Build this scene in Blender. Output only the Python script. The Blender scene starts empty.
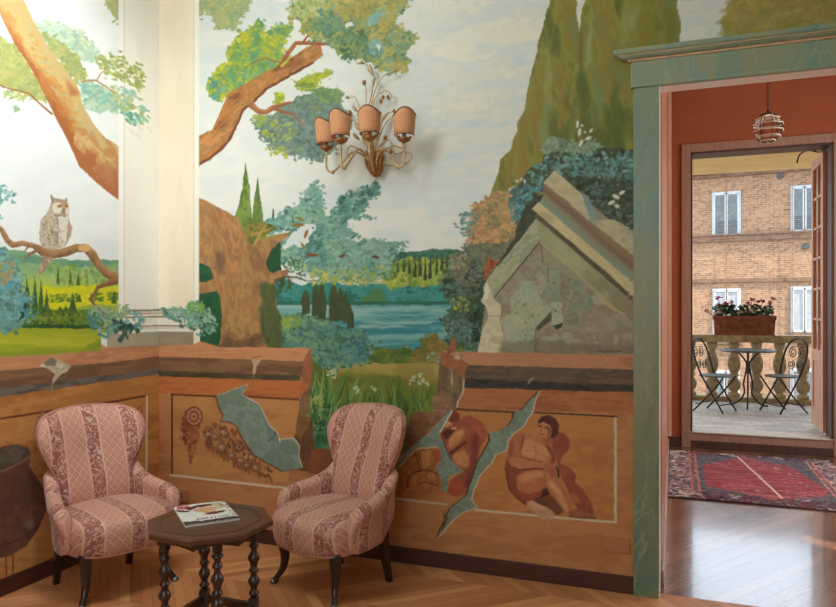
import bpy, bmesh, math, random
import numpy as np
from mathutils import Vector, Matrix
random.seed(11)
SC = bpy.context.scene
COL = SC.collection

# ---------------------------------------------------------------- camera, sky, sun, room light, exposure
FPX, CX, HOR, EYE, YAW = 690.0, 418.0, 309.0, 1.4, math.radians(20.36)
FW = np.array([-math.sin(YAW), math.cos(YAW)]); RT = np.array([math.cos(YAW), math.sin(YAW)])
cd = bpy.data.cameras.new('camera'); cam = bpy.data.objects.new('camera', cd); COL.objects.link(cam)
cam.location = (0, 0, EYE); cam.rotation_euler = (math.pi/2, 0, YAW)
cd.sensor_width = 36; cd.lens = FPX/836*36; cd.shift_y = (HOR-303.5)/836; cd.clip_start = .05; cd.clip_end = 300
SC.camera = cam
W = bpy.data.worlds.new('sky'); SC.world = W; W.use_nodes = True
bg = W.node_tree.nodes['Background']; bg.inputs[0].default_value = (.72, .86, 1, 1); bg.inputs[1].default_value = 3.6
def lamp(name, kind, loc, energy, col=(1, 1, 1), size=.5, size_y=None, aim=None, spot=None, blend=.6):
    d = bpy.data.lights.new(name, kind); o = bpy.data.objects.new(name, d); COL.objects.link(o)
    o.location = loc; d.energy = energy; d.color = col
    if kind == 'AREA':
        d.size = size
        if size_y: d.shape = 'RECTANGLE'; d.size_y = size_y
    elif kind != 'SUN': d.shadow_soft_size = size
    if spot: d.spot_size = math.radians(spot); d.spot_blend = blend
    if aim: o.rotation_euler = (Vector(aim)-Vector(loc)).to_track_quat('-Z', 'Y').to_euler()
    return o
sun = lamp('sun', 'SUN', (20, 0, 40), 9, (1, .88, .7), aim=None); sun.data.angle = .01
sun.rotation_euler = Vector((-.62, .30, -.95)).to_track_quat('-Z', 'Y').to_euler()
lamp('ceiling_lamp_light', 'POINT', (-2.0, 1.75, 3.1), 48, (.93, .98, 1), .3)
lamp('ceiling_spot_light', 'SPOT', (-1.6, 2.0, 3.6), 130, (.96, .99, 1), .12, aim=(-3.08, 2.75, 1.9), spot=82, blend=1.)
lamp('room_fill', 'AREA', (-1.1, -1.3, 2.0), 42, (.90, .98, 1), 2.4, 2.0, aim=(-3.05, 2.9, 1.3))  # added fill lamp behind the camera; no window is built there
lamp('hall_fill', 'AREA', (2.85, 5.4, 2.0), 75, (1, .97, .92), 1.6, 1.9, aim=(0, 5.4, 1.2))  # added fill lamp inside the closed hall, brightens its walls
SC.view_settings.view_transform = 'Standard'; SC.view_settings.look = 'None'; SC.view_settings.exposure = 0; SC.view_settings.gamma = 1
try: SC.view_settings.use_curve_mapping = False
except Exception: pass
SC.cycles.max_bounces = 8; SC.cycles.use_denoising = True
SC.cycles.sample_clamp_indirect = 6

def ray(u, v):
    d = FW*FPX+RT*(u-CX); return np.array([d[0], d[1], HOR-v])
def on_y(u, v, y):
    d = ray(u, v); t = y/d[1]; return Vector((d[0]*t, y, EYE+d[2]*t))
def on_x(u, v, x):
    d = ray(u, v); t = x/d[0]; return Vector((x, d[1]*t, EYE+d[2]*t))
def on_z(u, v, z):
    d = ray(u, v); t = (z-EYE)/d[2]; return Vector((d[0]*t, d[1]*t, z))
def project(x, y, z):
    dep = x*FW[0]+y*FW[1]; lat = x*RT[0]+y*RT[1]; dep = np.maximum(dep, .3)
    return CX+FPX*lat/dep, HOR-FPX*(z-EYE)/dep
def lin(c): c = np.asarray(c, float); return np.where(c <= .04045, c/12.92, ((c+.055)/1.055)**2.4)
def rgb(r, g, b): return tuple(lin(np.array([r, g, b])/255))+(1.,)
# ---------------------------------------------------------------- mural painter (numpy brushwork -> colour attribute on the wall mesh)
class Canvas:
    def __init__(s, u0, v0, u1, v1, S=2, base=(225, 225, 220)):
        s.u0, s.v0, s.S = u0, v0, S
        s.W, s.H = int((u1-u0)*S), int((v1-v0)*S)
        s.a = np.empty((s.H, s.W, 3), np.float32); s.a[:] = np.array(base, np.float32)/255
        s.rng = np.random.default_rng(7)
        s.lat = s.rng.random((256, 256)).astype(np.float32)
    def win(s, x0, y0, x1, y1):
        i0 = max(0, int((x0-s.u0)*s.S)); i1 = min(s.W, int((x1-s.u0)*s.S)+2)
        j0 = max(0, int((y0-s.v0)*s.S)); j1 = min(s.H, int((y1-s.v0)*s.S)+2)
        if i1 <= i0 or j1 <= j0: return None
        X, Y = np.meshgrid((np.arange(i0, i1)+.5)/s.S+s.u0, (np.arange(j0, j1)+.5)/s.S+s.v0)
        return (slice(j0, j1), slice(i0, i1)), X.astype(np.float32), Y.astype(np.float32)
    def vn(s, X, Y, sc, ox=0.):
        x = X/sc+ox*17.3+500; y = Y/sc+ox*9.1+500
        xi = np.floor(x).astype(int); yi = np.floor(y).astype(int)
        fx = x-xi; fy = y-yi; fx = fx*fx*(3-2*fx); fy = fy*fy*(3-2*fy)
        L = s.lat; a = L[yi % 256, xi % 256]; b = L[yi % 256, (xi+1) % 256]; c = L[(yi+1) % 256, xi % 256]; d = L[(yi+1) % 256, (xi+1) % 256]
        return a*(1-fx)*(1-fy)+b*fx*(1-fy)+c*(1-fx)*fy+d*fx*fy
    def fbm(s, X, Y, sc, ang=0., st=1., seed=0):
        c, n = math.cos(math.radians(ang)), math.sin(math.radians(ang))
        P = (X*c+Y*n)/st; Q = -X*n+Y*c
        return (s.vn(P, Q, sc, seed)+.6*s.vn(P, Q, sc/2.1, seed+1.7)+.45*s.vn(P, Q, sc/4.3, seed+3.1)+.3*s.vn(P, Q, max(.9, sc/9), seed+4.4))/2.35
    @staticmethod
    def inside(pts, X, Y):
        m = np.zeros(X.shape, bool); n = len(pts)
        for i in range(n):
            x0, y0 = pts[i]; x1, y1 = pts[(i+1) % n]
            if y0 == y1: continue
            m ^= ((y0 > Y) != (y1 > Y)) & (X < (x1-x0)*(Y-y0)/(y1-y0)+x0)
        return m
    def mixcols(s, n, cols):
        n = np.clip((n-.30)/.40, 0, .999); k = len(cols)
        C = np.array(cols, np.float32)/255
        if k == 1: return np.broadcast_to(C[0], n.shape+(3,))
        t = n*(k-1); i = t.astype(int); f = (t-i)[..., None]; f = f*f*(3-2*f)
        return C[i]*(1-f)+C[np.minimum(i+1, k-1)]*f
    def poly(s, pts, cols, jit=.8, js=8, ns=9, ang=0, st=1., alpha=1., seed=0, grad=None, soft=0.):
        xs = [p[0] for p in pts]; ys = [p[1] for p in pts]; e = jit*2+2
        w = s.win(min(xs)-e, min(ys)-e, max(xs)+e, max(ys)+e)
        if w is None: return
        sl, X, Y = w
        jx = (s.vn(X, Y, js, seed+5)-.5)*2*jit+(s.vn(X, Y, js/2.3, seed+6)-.5)*jit*.7
        jy = (s.vn(X, Y, js, seed+7)-.5)*2*jit+(s.vn(X, Y, js/2.3, seed+8)-.5)*jit*.7
        m = s.inside(pts, X+jx, Y+jy).astype(np.float32)*alpha
        if soft:
            for q in ((soft, 0), (-soft, 0), (0, soft), (0, -soft)):
                m = m+s.inside(pts, X+jx+q[0], Y+jy+q[1])*alpha
            m = m/5
        n = s.fbm(X, Y, ns, ang, st, seed)
        if grad:      # colours run from one point to another, broken up by the brush
            (gx0, gy0), (gx1, gy1), gw = grad
            dx, dy = gx1-gx0, gy1-gy0
            t = ((X-gx0)*dx+(Y-gy0)*dy)/(dx*dx+dy*dy)
            n = .28+.44*np.clip(t+(n-.5)*gw, 0, 1)
        col = s.mixcols(n, cols)
        m = m[..., None]; s.a[sl] = s.a[sl]*(1-m)+col*m
    def line(s, pts, wid, col, lo=None, jit=.25, seed=0, cols=None):
        """a limb or brush line: lit on its upper side, darker below"""
        if not isinstance(wid, (list, tuple)): wid = [wid]*len(pts)
        wm = max(wid); xs = [p[0] for p in pts]; ys = [p[1] for p in pts]
        w = s.win(min(xs)-wm-2, min(ys)-wm-2, max(xs)+wm+2, max(ys)+wm+2)
        if w is None: return
        sl, X, Y = w
        jx = (s.vn(X, Y, 4, seed+5)-.5)*2*jit; jy = (s.vn(X, Y, 4, seed+7)-.5)*2*jit
        Xj, Yj = X+jx, Y+jy
        best = np.full(X.shape, 9e9, np.float32); rad = np.ones(X.shape, np.float32); up = np.zeros(X.shape, np.float32)
        for (a, b, wa, wb) in zip(pts[:-1], pts[1:], wid[:-1], wid[1:]):
            dx, dy = b[0]-a[0], b[1]-a[1]; L = dx*dx+dy*dy+1e-6
            t = np.clip(((Xj-a[0])*dx+(Yj-a[1])*dy)/L, 0, 1)
            ex = Xj-a[0]-t*dx; ey = Yj-a[1]-t*dy; d = np.hypot(ex, ey); r = (wa+(wb-wa)*t)/2
            k = d/r < best; best = np.where(k, d/r, best); up = np.where(k, ey/r, up)
        m = np.clip((1-best)*wm+.5, 0, 1)
        n = s.fbm(X, Y, 5, 0, 1, seed)
        cc = cols if cols else ([col] if lo is None else [col, lo])
        v = np.clip(.5+.5*up+(n-.5)*.9, 0, 1)*.44+.28
        c = s.mixcols(v, cc); m = m[..., None]
        s.a[sl] = s.a[sl]*(1-m)+c*m
    def dab(s, x, y, a, b, ang, col, al=1.):
        R = max(a, b)+1; w = s.win(x-R, y-R, x+R, y+R)
        if w is None: return
        sl, X, Y = w
        c, n = math.cos(ang), math.sin(ang)
        p = ((X-x)*c+(Y-y)*n)/a; q = (-(X-x)*n+(Y-y)*c)/b
        m = np.clip((1-np.sqrt(p*p+q*q))*min(a, b)*1.6+.25, 0, 1)[..., None]*al
        s.a[sl] = s.a[sl]*(1-m)+np.array(col, np.float32)/255*m
    def dabs(s, pts, n, size, cols, ang=(0, 180), asp=.5, out=0., jit=10, al=.9, seed=1, bias=None):
        r = np.random.default_rng(seed)
        xs = [p[0] for p in pts]; ys = [p[1] for p in pts]
        k = int(n*4)
        px = r.uniform(min(xs), max(xs), k).astype(np.float32); py = r.uniform(min(ys), max(ys), k).astype(np.float32)
        ok = s.inside(pts, px, py); px, py = px[ok][:n], py[ok][:n]
        tone = s.fbm(px, py, 14, 0, 1, seed)
        for x, y, t in zip(px, py, tone):
            f = r.random()
            i = int(np.clip((t-.3)/.4*.7+f*.3, 0, .999)*len(cols)) if bias is None else int(min(.999, max(0, bias(x, y)+r.uniform(-.3, .3)))*len(cols))
            c = np.array(cols[i])+r.uniform(-jit, jit)+r.uniform(-jit, jit, 3)*.4
            a = r.uniform(*size)
            s.dab(x+r.uniform(-out, out), y+r.uniform(-out, out), a, a*asp*r.uniform(.7, 1.3), math.radians(r.uniform(*ang)), np.clip(c, 0, 255), al)
    def foliage(s, pts, cols, n, size=(1.6, 3.2), seed=1, base=True, jit=3., ang=(-40, 60), al=.9, asp=.55):
        if base: s.poly(pts, cols, jit=jit, js=7, ns=9, seed=seed)
        s.dabs(pts, n, size, cols, ang=ang, out=2., seed=seed, al=al, asp=asp)
        r = np.random.default_rng(seed+500); m = len(pts)
        for i in range(m):                      # loose leaves along the outline
            (x0, y0), (x1, y1) = pts[i], pts[(i+1) % m]; L = math.hypot(x1-x0, y1-y0)
            for q in range(int(L/3.2*min(1, n/120+.4))):
                t = r.random(); a = r.uniform(*size)*.85
                s.dab(x0+(x1-x0)*t+r.normal(0, 2.2), y0+(y1-y0)*t+r.normal(0, 2.2), a, a*asp, math.radians(r.uniform(*ang)), np.array(cols[r.integers(len(cols))])+r.uniform(-8, 8), al)
    def blade(s, x0, y0, x1, y1, bend, w, col):
        mx, my = (x0+x1)/2+bend, (y0+y1)/2
        P = [((1-t)**2*x0+2*t*(1-t)*mx+t*t*x1, (1-t)**2*y0+2*t*(1-t)*my+t*t*y1) for t in (0, .2, .4, .6, .8, 1)]
        s.line(P, [w, w*.9, w*.75, w*.55, w*.35, w*.1], col, jit=0)
    def sample(s, U, V):
        x = np.clip((U-s.u0)*s.S-.5, 0, s.W-1.01); y = np.clip((V-s.v0)*s.S-.5, 0, s.H-1.01)
        i = x.astype(int); j = y.astype(int); f = (x-i)[..., None]; g = (y-j)[..., None]
        a = s.a
        return a[j, i]*(1-f)*(1-g)+a[j, i+1]*f*(1-g)+a[j+1, i]*(1-f)*g+a[j+1, i+1]*f*g

def paint_mural():
    c = Canvas(-60, -80, 900, 640)
    P, D, L, F = c.poly, c.dabs, c.line, c.foliage
    # ============ wall_back: sky
    P([(150, -90), (910, -90), (910, 300), (150, 300)], [(228, 230, 226), (236, 234, 227), (222, 228, 226), (232, 231, 226)], jit=0, ns=60, st=2.5)
    for q in range(9):
        P([(395-q*6, -90), (910, -90), (910, 130+q*9), (400-q*6, 130+q*9)], [(202, 214, 213), (224, 221, 210), (212, 217, 211), (234, 227, 208)], jit=14, js=40, ns=30, st=2.4, ang=-12, seed=3, alpha=.16, soft=8)
    for i, (x, y, a, b) in enumerate([(452, 8, 26, 7), (525, 16, 20, 7), (490, 32, 16, 5), (522, 27, 17, 6), (500, 72, 26, 9), (455, 100, 24, 9), (490, 96, 18, 7), (470, 112, 30, 6), (440, 45, 22, 8)]):
        pts = [(x+a*math.cos(t), y+b*math.sin(t)) for t in np.linspace(0, 6.28, 14)]
        P(pts, [(228, 220, 204), (240, 231, 210), (222, 216, 204)], jit=4, js=6, ns=14, seed=i, alpha=.55, soft=3)
    # distant hills
    P([(395, 252), (420, 251.5), (432, 248.5), (440, 249.5), (458, 250), (475, 253), (482, 300), (380, 300), (386, 256)], [(62, 112, 88), (72, 122, 96), (56, 100, 80)], jit=.6)
    F([(392, 262), (412, 258), (450, 259), (480, 268), (480, 290), (385, 290), (380, 275)], [(96, 120, 52), (128, 150, 62), (160, 178, 78), (186, 190, 86)], 170, (1.5, 3.2), seed=4)
    for x, y0, y1, w in [(404, 259, 272, 3), (409, 258, 274, 3), (415, 256, 277, 3.4), (420, 255, 276, 4), (425, 256, 280, 4), (430, 255, 279, 4.5), (437, 255, 276, 4), (442, 254, 272, 4), (447, 255, 270, 3.5), (398, 262, 272, 3)]:
        P([(x-w/2, y1), (x-.3, y0), (x+.3, y0), (x+w/2, y1)], [(54, 76, 46), (72, 72, 40), (60, 92, 54)], jit=.5, ns=4)
    D([(430, 272), (470, 268), (470, 286), (440, 286)], 60, (1.2, 2.4), [(170, 190, 90), (140, 165, 160), (130, 150, 80)], seed=9)
    # far bank and lake
    P([(268, 276), (300, 284), (330, 282), (380, 284), (395, 288), (440, 286), (475, 282), (475, 306), (268, 306)], [(44, 128, 118), (58, 142, 132), (70, 152, 144), (40, 112, 100)], jit=2.5, ns=12, st=1.6)
    P([(357, 304), (366, 296), (374, 288), (382, 290), (386, 299), (388, 304)], [(96, 128, 52), (70, 130, 96)], jit=2, alpha=.8, soft=2)
    P([(268, 303), (480, 303), (480, 355), (268, 355)], [(64, 140, 148), (96, 160, 162), (120, 176, 172), (150, 190, 184)], jit=.6, ns=9, st=7, seed=2)
    P([(268, 301.5), (478, 301.5), (478, 305), (268, 305)], [(40, 100, 86), (56, 118, 96)], jit=.5, st=4)
    for y, x0, x1, col in [(308, 360, 420, (150, 194, 190)), (314, 380, 440, (132, 182, 178)), (322, 360, 430, (166, 196, 186)), (326, 356, 400, (176, 196, 186)), (331, 372, 440, (50, 128, 138)), (336, 365, 420, (136, 186, 184)), (342, 370, 415, (60, 140, 150)), (346, 375, 420, (44, 146, 158))]:
        P([(x0, y), (x1, y-1.6), (x1+8, y), (x1, y+1.4), (x0+5, y+1.8)], [col], jit=1.1, alpha=.7, soft=.7)
    # right-hand bushes over the lake
    F([(448, 262), (470, 270), (500, 262), (500, 352), (470, 352), (448, 350), (444, 320), (452, 306), (446, 296), (440, 288)], [(54, 74, 52), (72, 96, 68), (96, 124, 110), (64, 84, 58)], 420, (1.6, 3.4), seed=5)
    D([(446, 300), (470, 296), (470, 312), (448, 308)], 26, (1.2, 2.6), [(196, 188, 50), (150, 160, 60)], seed=6)
    D([(444, 322), (476, 318), (472, 342), (446, 340)], 60, (1.5, 3), [(96, 130, 128), (120, 150, 146)], seed=7)
    D([(470, 310), (484, 300), (486, 345), (472, 348)], 70, (1.4, 3), [(40, 60, 44), (60, 86, 56)], seed=8)
    # near bank
    F([(360, 352), (376, 346), (392, 350), (404, 347), (416, 350), (460, 348), (462, 364), (356, 366)], [(72, 100, 44), (98, 120, 52), (120, 134, 58)], 170, (1.6, 3.2), seed=10)
    F([(410, 364), (416, 352), (420, 344), (427, 336), (432, 333), (440, 340), (448, 348), (450, 364)], [(96, 106, 48), (136, 118, 56), (160, 128, 62), (118, 124, 60)], 130, (1.6, 3.2), seed=11)
    D([(428, 354), (438, 352), (440, 362), (428, 363)], 22, (1.2, 2.4), [(140, 168, 150), (110, 140, 124)], seed=12)
    # meadow
    P([(296, 363), (450, 364), (455, 470), (296, 470)], [(180, 160, 84), (168, 152, 70), (124, 130, 48), (104, 122, 44), (130, 138, 54), (120, 128, 50), (104, 112, 46)], jit=.8, ns=12, st=5, grad=((370, 362), (370, 440), .35))
    P([(322, 372), (380, 374), (418, 380), (400, 386), (350, 384), (318, 380)], [(92, 108, 36), (106, 118, 40)], jit=3, alpha=.7, soft=3)
    P([(305, 352), (322, 352), (326, 372), (318, 400), (303, 400), (303, 360)], [(66, 96, 36), (80, 108, 42)], jit=2, alpha=.85, soft=1)
    P([(328, 362), (372, 361), (374, 364), (328, 365)], [(180, 176, 100)], jit=.8, alpha=.7)
    P([(392, 364), (432, 366), (440, 380), (410, 392)], [(150, 122, 66), (130, 120, 60)], jit=4, alpha=.5, soft=4)
    # rushes and white flowers in the gap
    r = np.random.default_rng(3)
    P([(303, 385), (330, 392), (340, 402), (332, 430), (318, 462), (300, 440)], [(52, 96, 66), (70, 120, 84), (44, 82, 52)], jit=3, ns=8)
    for k in range(46):
        x = r.uniform(305, 352); y = r.uniform(398, 440); h = r.uniform(22, 52); lean = r.uniform(-16, 26)
        c.blade(x, y, x+lean, y-h, -lean*.35, r.uniform(2., 4.2), [(92, 132, 66), (118, 152, 78), (64, 104, 52), (140, 166, 90)][k % 4])
    for k in range(50):
        x = r.uniform(358, 428); y = r.uniform(404, 416); lean = r.uniform(-12, 12); h = r.uniform(14, 34)
        c.blade(x, y, x+lean, y-h, -lean*.3, r.uniform(1.2, 2.6), [(104, 136, 62), (74, 108, 44), (132, 152, 76), (58, 88, 40)][k % 4])
    D([(304, 398), (322, 392), (326, 412), (310, 414)], 26, (1.4, 3), [(160, 176, 90), (190, 190, 110), (90, 120, 60)], seed=13)
    D([(304, 408), (330, 404), (334, 470), (304, 470)], 150, (1.6, 3.4), [(60, 110, 80), (88, 140, 106), (44, 84, 56), (110, 150, 110)], seed=14)
    for (x, y) in [(328, 369), (333, 372), (336, 370), (330, 374), (335, 376), (356, 387), (358, 391), (374, 389), (415, 378), (420, 376), (424, 380), (412, 382), (428, 383), (421, 382)]:
        for q in range(4): c.dab(x+r.uniform(-2.4, 2.4), y+r.uniform(-2.2, 2.2), 1.7, 1, r.uniform(0, 3), (200+r.uniform(-20, 16), 216, 178), .9)
    # left bush
    F([(262, 320), (275, 318), (290, 315), (300, 314), (318, 320), (330, 320), (342, 328), (352, 332), (362, 330), (370, 342), (373, 350), (366, 362), (345, 368), (320, 366), (310, 352), (262, 352)], [(66, 108, 84), (82, 128, 108), (100, 146, 136), (126, 162, 122), (74, 118, 112)], 420, (1.8, 3.6), seed=15)
    D([(280, 318), (300, 316), (304, 328), (286, 334)], 46, (1.8, 3.2), [(156, 176, 66), (120, 156, 84)], seed=16)
    D([(345, 335), (372, 346), (366, 362), (344, 362)], 60, (1.4, 3), [(60, 108, 122), (84, 136, 144)], seed=17)
    # dark small cypresses by the lake
    for x, y0, y1, w in [(305.5, 289, 314, 8), (316, 282, 316, 9), (322, 278, 320, 8), (333.5, 277, 321, 9), (340, 286, 320, 8), (346, 291, 322, 7), (350, 303, 328, 7)]:
        P([(x-w/2, y1), (x-w*.5, y0+(y1-y0)*.45), (x-w*.25, y0+(y1-y0)*.16), (x, y0), (x+w*.3, y0+(y1-y0)*.2), (x+w*.5, y0+(y1-y0)*.5), (x+w/2, y1)], [(52, 78, 52), (84, 80, 48), (62, 92, 60), (98, 84, 52)], jit=.8, ns=5, st=.5)
    # light cypress pair
    P([(236, 232), (235, 216), (239, 203), (242, 190), (244, 174), (245.7, 161), (247.5, 172), (250, 190), (251, 204), (252, 220), (254, 238)], [(98, 122, 50), (118, 146, 64), (134, 158, 76), (90, 116, 52)], jit=.7, ns=7, ang=90, st=2)
    P([(251, 238), (252, 217), (254, 202), (256, 188), (257.6, 176), (259.2, 188), (261, 202), (263, 214), (263.5, 228), (262, 240)], [(98, 124, 52), (116, 146, 66), (90, 116, 56)], jit=.7, ns=7, ang=90, st=2)
    P([(272, 220), (272.5, 210), (273.2, 208), (274, 212), (274, 220)], [(60, 84, 44)], jit=.3)
    # teal tree
    teal = [(78, 124, 112), (98, 148, 136), (120, 166, 150), (150, 186, 166), (132, 168, 140)]
    F([(264, 226), (276, 214), (290, 209), (300, 206), (302, 195), (308, 188), (314, 181), (318, 182), (321, 196), (326, 204), (323, 214), (330, 221), (335, 210), (338, 199), (350, 191), (364, 192), (372, 188), (377, 181), (379, 192), (370, 200), (365, 210), (352, 216), (346, 226), (358, 235), (345, 240), (362, 241), (372, 240), (386, 242), (400, 243), (398, 250), (390, 262), (388, 276), (368, 284), (340, 280), (318, 276), (300, 272), (288, 262), (276, 264), (272, 254), (280, 244), (290, 236), (304, 228), (312, 232), (308, 244), (300, 250), (290, 228), (272, 232)], teal, 900, (1.6, 3.6), seed=18, jit=4, ang=(-60, 30))
    D([(338, 199), (352, 190), (378, 182), (380, 196), (360, 212), (346, 212)], 120, (1.6, 3.2), [(76, 122, 112), (96, 146, 136), (64, 108, 98)], seed=19)
    D([(352, 213), (378, 216), (377, 219), (352, 220)], 40, (1.2, 2.4), [(110, 156, 146), (86, 132, 124)], seed=20)
    D([(390, 243), (410, 241), (404, 250), (388, 258)], 50, (1.2, 2.6), [(88, 130, 118), (120, 160, 144)], seed=21)
    P([(280, 245), (290, 236), (302, 227), (314, 224), (314, 232), (306, 240), (296, 244), (283, 251)], [(222, 228, 226)], jit=2.5)
    D([(310, 268), (345, 272), (385, 264), (388, 284), (345, 286), (308, 284)], 150, (1.4, 2.8), [(176, 182, 74), (150, 170, 84), (206, 200, 100), (90, 130, 80)], seed=22)
    D([(282, 256), (306, 262), (306, 280), (285, 276)], 40, (1.3, 2.6), [(196, 198, 120), (90, 124, 60), (60, 90, 50)], seed=23)
    for (x, y, a, an, col) in [(298, 225, 7, 0, (150, 110, 54)), (300, 219, 6, 20, (140, 130, 60)), (306, 234, 5, -70, (150, 92, 52)), (312, 255, 7, 3, (138, 80, 50)), (342, 256, 4, -10, (120, 86, 56)), (376, 257, 4, 10, (110, 70, 54)), (303, 246, 4, 60, (140, 140, 70))]:
        c.dab(x, y, a, 1.7, math.radians(an), col)
    for (x, y) in [(291, 258), (293.5, 261), (296, 260), (289, 262), (293, 222), (313, 228), (324, 200)]: c.dab(x, y, 1.5, .9, .8, (40, 60, 54))
    # big trunk behind the pilaster
    P([(196, 255), (214, 255), (226, 330), (222, 349), (196, 349)], [(34, 84, 54), (46, 96, 62)], jit=.6)
    P([(262, 240), (280, 238), (282, 272), (264, 276)], [(40, 88, 54), (30, 72, 44)], jit=.6)
    P([(242, 232), (250, 224), (262, 222), (276, 228), (262, 240), (254, 247), (246, 244)], [(96, 112, 44), (150, 130, 60), (76, 96, 40)], jit=1.5)
    c.blade(252, 235, 276, 227, 0, 3, (188, 140, 70)); c.blade(258, 240, 292, 232, 0, 4, (150, 150, 66)); c.blade(254, 246, 268, 222, -2, 3, (190, 150, 76))
    trunk = [(192, 196), (198, 197), (212, 204), (228, 212), (238, 218), (244, 230), (247, 240), (254, 247), (258, 241), (272, 238), (290, 232), (288, 236), (277, 244), (270, 252), (266, 262), (268, 270), (273, 273), (282, 270), (289, 268), (288, 274), (281, 279), (275, 284), (276, 300), (279, 320), (282, 335), (282, 349), (218, 349), (221, 336), (222, 316), (220, 298), (217, 291), (206, 293), (192, 294), (192, 281), (206, 282), (214, 279), (210, 268), (203, 263), (192, 262)]
    P(trunk, [(146, 104, 70), (168, 120, 76), (186, 136, 84), (164, 118, 76), (194, 134, 80), (156, 112, 76)], jit=.6, ns=22, ang=75, st=2.4, seed=24)
    D([(200, 205), (236, 222), (262, 262), (270, 290), (262, 345), (228, 345), (222, 300), (200, 250)], 420, (1.6, 4.2), [(112, 84, 70), (150, 104, 60), (196, 130, 72), (206, 150, 88), (140, 112, 66), (176, 108, 56)], ang=(40, 110), seed=25, al=.2)
    P([(262, 284), (274, 282), (277, 300), (280, 325), (282, 349), (266, 349), (258, 330), (262, 305)], [(70, 92, 54), (86, 98, 56), (56, 76, 44)], jit=3, ns=10, ang=90, st=2, alpha=.9, soft=1.5)
    P([(223, 335), (240, 338), (262, 334), (262, 350), (218, 350)], [(104, 74, 60), (88, 66, 54), (120, 86, 64)], jit=4, alpha=.75, soft=3)
    P([(214, 252), (222, 250), (226, 262), (224, 274), (216, 272)], [(104, 74, 66)], jit=3, alpha=.7, soft=3)
    D([(226, 318), (252, 316), (256, 332), (230, 334)], 50, (1.2, 2.4), [(170, 140, 84), (186, 160, 104)], seed=26, al=.5)
    L([(276, 281), (286, 277), (296, 277), (306, 281), (316, 281)], [4, 2.2, 1.6, 1.2, .8], (90, 80, 52)); L([(284, 277), (281, 290)], [2, .8], (80, 84, 50)); L([(288, 276), (291, 288)], [1.6, .7], (80, 84, 50))
    D([(276, 280), (292, 280), (290, 292), (278, 292)], 40, (1.2, 2.8), [(58, 82, 52), (76, 100, 62)], ang=(60, 110), seed=27)
    # upper limb and its leaves
    F([(196, -60), (252, -60), (250, 6), (240, 22), (236, 30), (214, 29), (214, 20), (206, 12), (200, 18), (196, 18)], [(176, 182, 126), (160, 178, 130), (190, 188, 122), (150, 172, 126)], 300, (1.6, 3.2), seed=28)
    F([(210, 82), (217, 70), (226, 64), (232, 66), (226, 52), (232, 45), (240, 33), (250, 28), (262, 19), (262, 30), (258, 36), (270, 32), (275, 25), (292, 24), (288, 38), (285, 46), (278, 52), (290, 54), (285, 62), (268, 72), (250, 84), (232, 94), (222, 100), (212, 98), (208, 90)], [(96, 154, 118), (122, 162, 88), (160, 178, 72), (188, 188, 56), (206, 200, 66)], 430, (1.6, 3.6), seed=29, jit=3)
    D([(208, 82), (220, 80), (228, 92), (214, 100)], 40, (1.4, 3), [(80, 140, 130), (100, 160, 140)], seed=30)
    D([(236, 60), (262, 58), (276, 66), (250, 82), (234, 90)], 90, (1.5, 3.2), [(92, 152, 116), (116, 168, 120), (130, 160, 80)], seed=31)
    F([(252, 118), (260, 114), (272, 119), (282, 106), (298, 98), (316, 94), (332, 98), (342, 102), (346, 110), (352, 116), (346, 135), (334, 150), (320, 160), (305, 158), (290, 155), (280, 151), (270, 148), (272, 142), (262, 138), (256, 128)], [(92, 116, 108), (112, 136, 124), (134, 156, 138), (106, 128, 128), (126, 146, 104)], 560, (1.5, 3.2), seed=32)
    D([(252, 116), (262, 113), (270, 122), (258, 128)], 30, (1.4, 2.8), [(196, 194, 50), (160, 176, 74)], seed=33)
    D([(264, 145), (286, 148), (288, 158), (268, 154)], 30, (1.4, 2.8), [(196, 194, 50), (170, 180, 64)], seed=34)
    D([(262, 128), (276, 120), (294, 124), (296, 138), (276, 144), (264, 138)], 50, (1.3, 2.8), [(172, 182, 66), (140, 160, 84)], seed=35)
    F([(293, 86), (300, 78), (313, 74), (328, 70), (333, 73), (320, 79), (317, 87), (305, 91)], [(160, 178, 66), (190, 192, 52), (130, 154, 72)], 60, (1.4, 2.8), seed=36, jit=2)
    F([(313, 92), (322, 88), (340, 90), (345, 95), (338, 102), (322, 102)], [(140, 166, 96), (110, 140, 100)], 50, (1.4, 2.6), seed=37, jit=2)
    F([(274, 92), (284, 94), (284, 102), (276, 104)], [(150, 170, 60), (196, 196, 50)], 22, (1.4, 2.6), seed=38, jit=1.5)
    limb = [(192, 139), (198, 136), (212, 129), (218, 117), (223, 105), (228, 94), (236, 89), (250, 81), (270, 70), (285, 62), (300, 51), (312, 44), (317, 41), (321, 46), (323, 55), (312, 64), (296, 72), (282, 80), (268, 88), (258, 96), (252, 102), (243, 110), (237, 124), (230, 140), (222, 150), (210, 159), (198, 165.5), (192, 168)]
    P(limb, [(136, 84, 50), (176, 112, 62), (196, 128, 68), (170, 122, 70), (206, 140, 80)], jit=.6, ns=12, ang=-35, st=2.2, seed=39)
    D(limb, 160, (1.4, 3.6), [(120, 78, 52), (160, 120, 70), (206, 134, 66), (168, 140, 84)], ang=(-60, -20), seed=40, al=.4)
    for a, b in zip([(198, 165), (210, 158), (222, 149), (230, 139), (237, 124), (243, 110), (254, 101), (268, 88), (296, 72), (312, 63)][:-1], [(210, 158), (222, 149), (230, 139), (237, 124), (243, 110), (254, 101), (268, 88), (296, 72), (312, 63), (323, 54)]):
        L([a, b], 2.6, (122, 68, 44), jit=.5)
    P([(288, 64), (300, 55), (304, 62), (292, 70)], [(150, 92, 56)], jit=2, alpha=.6, soft=2)
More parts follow.
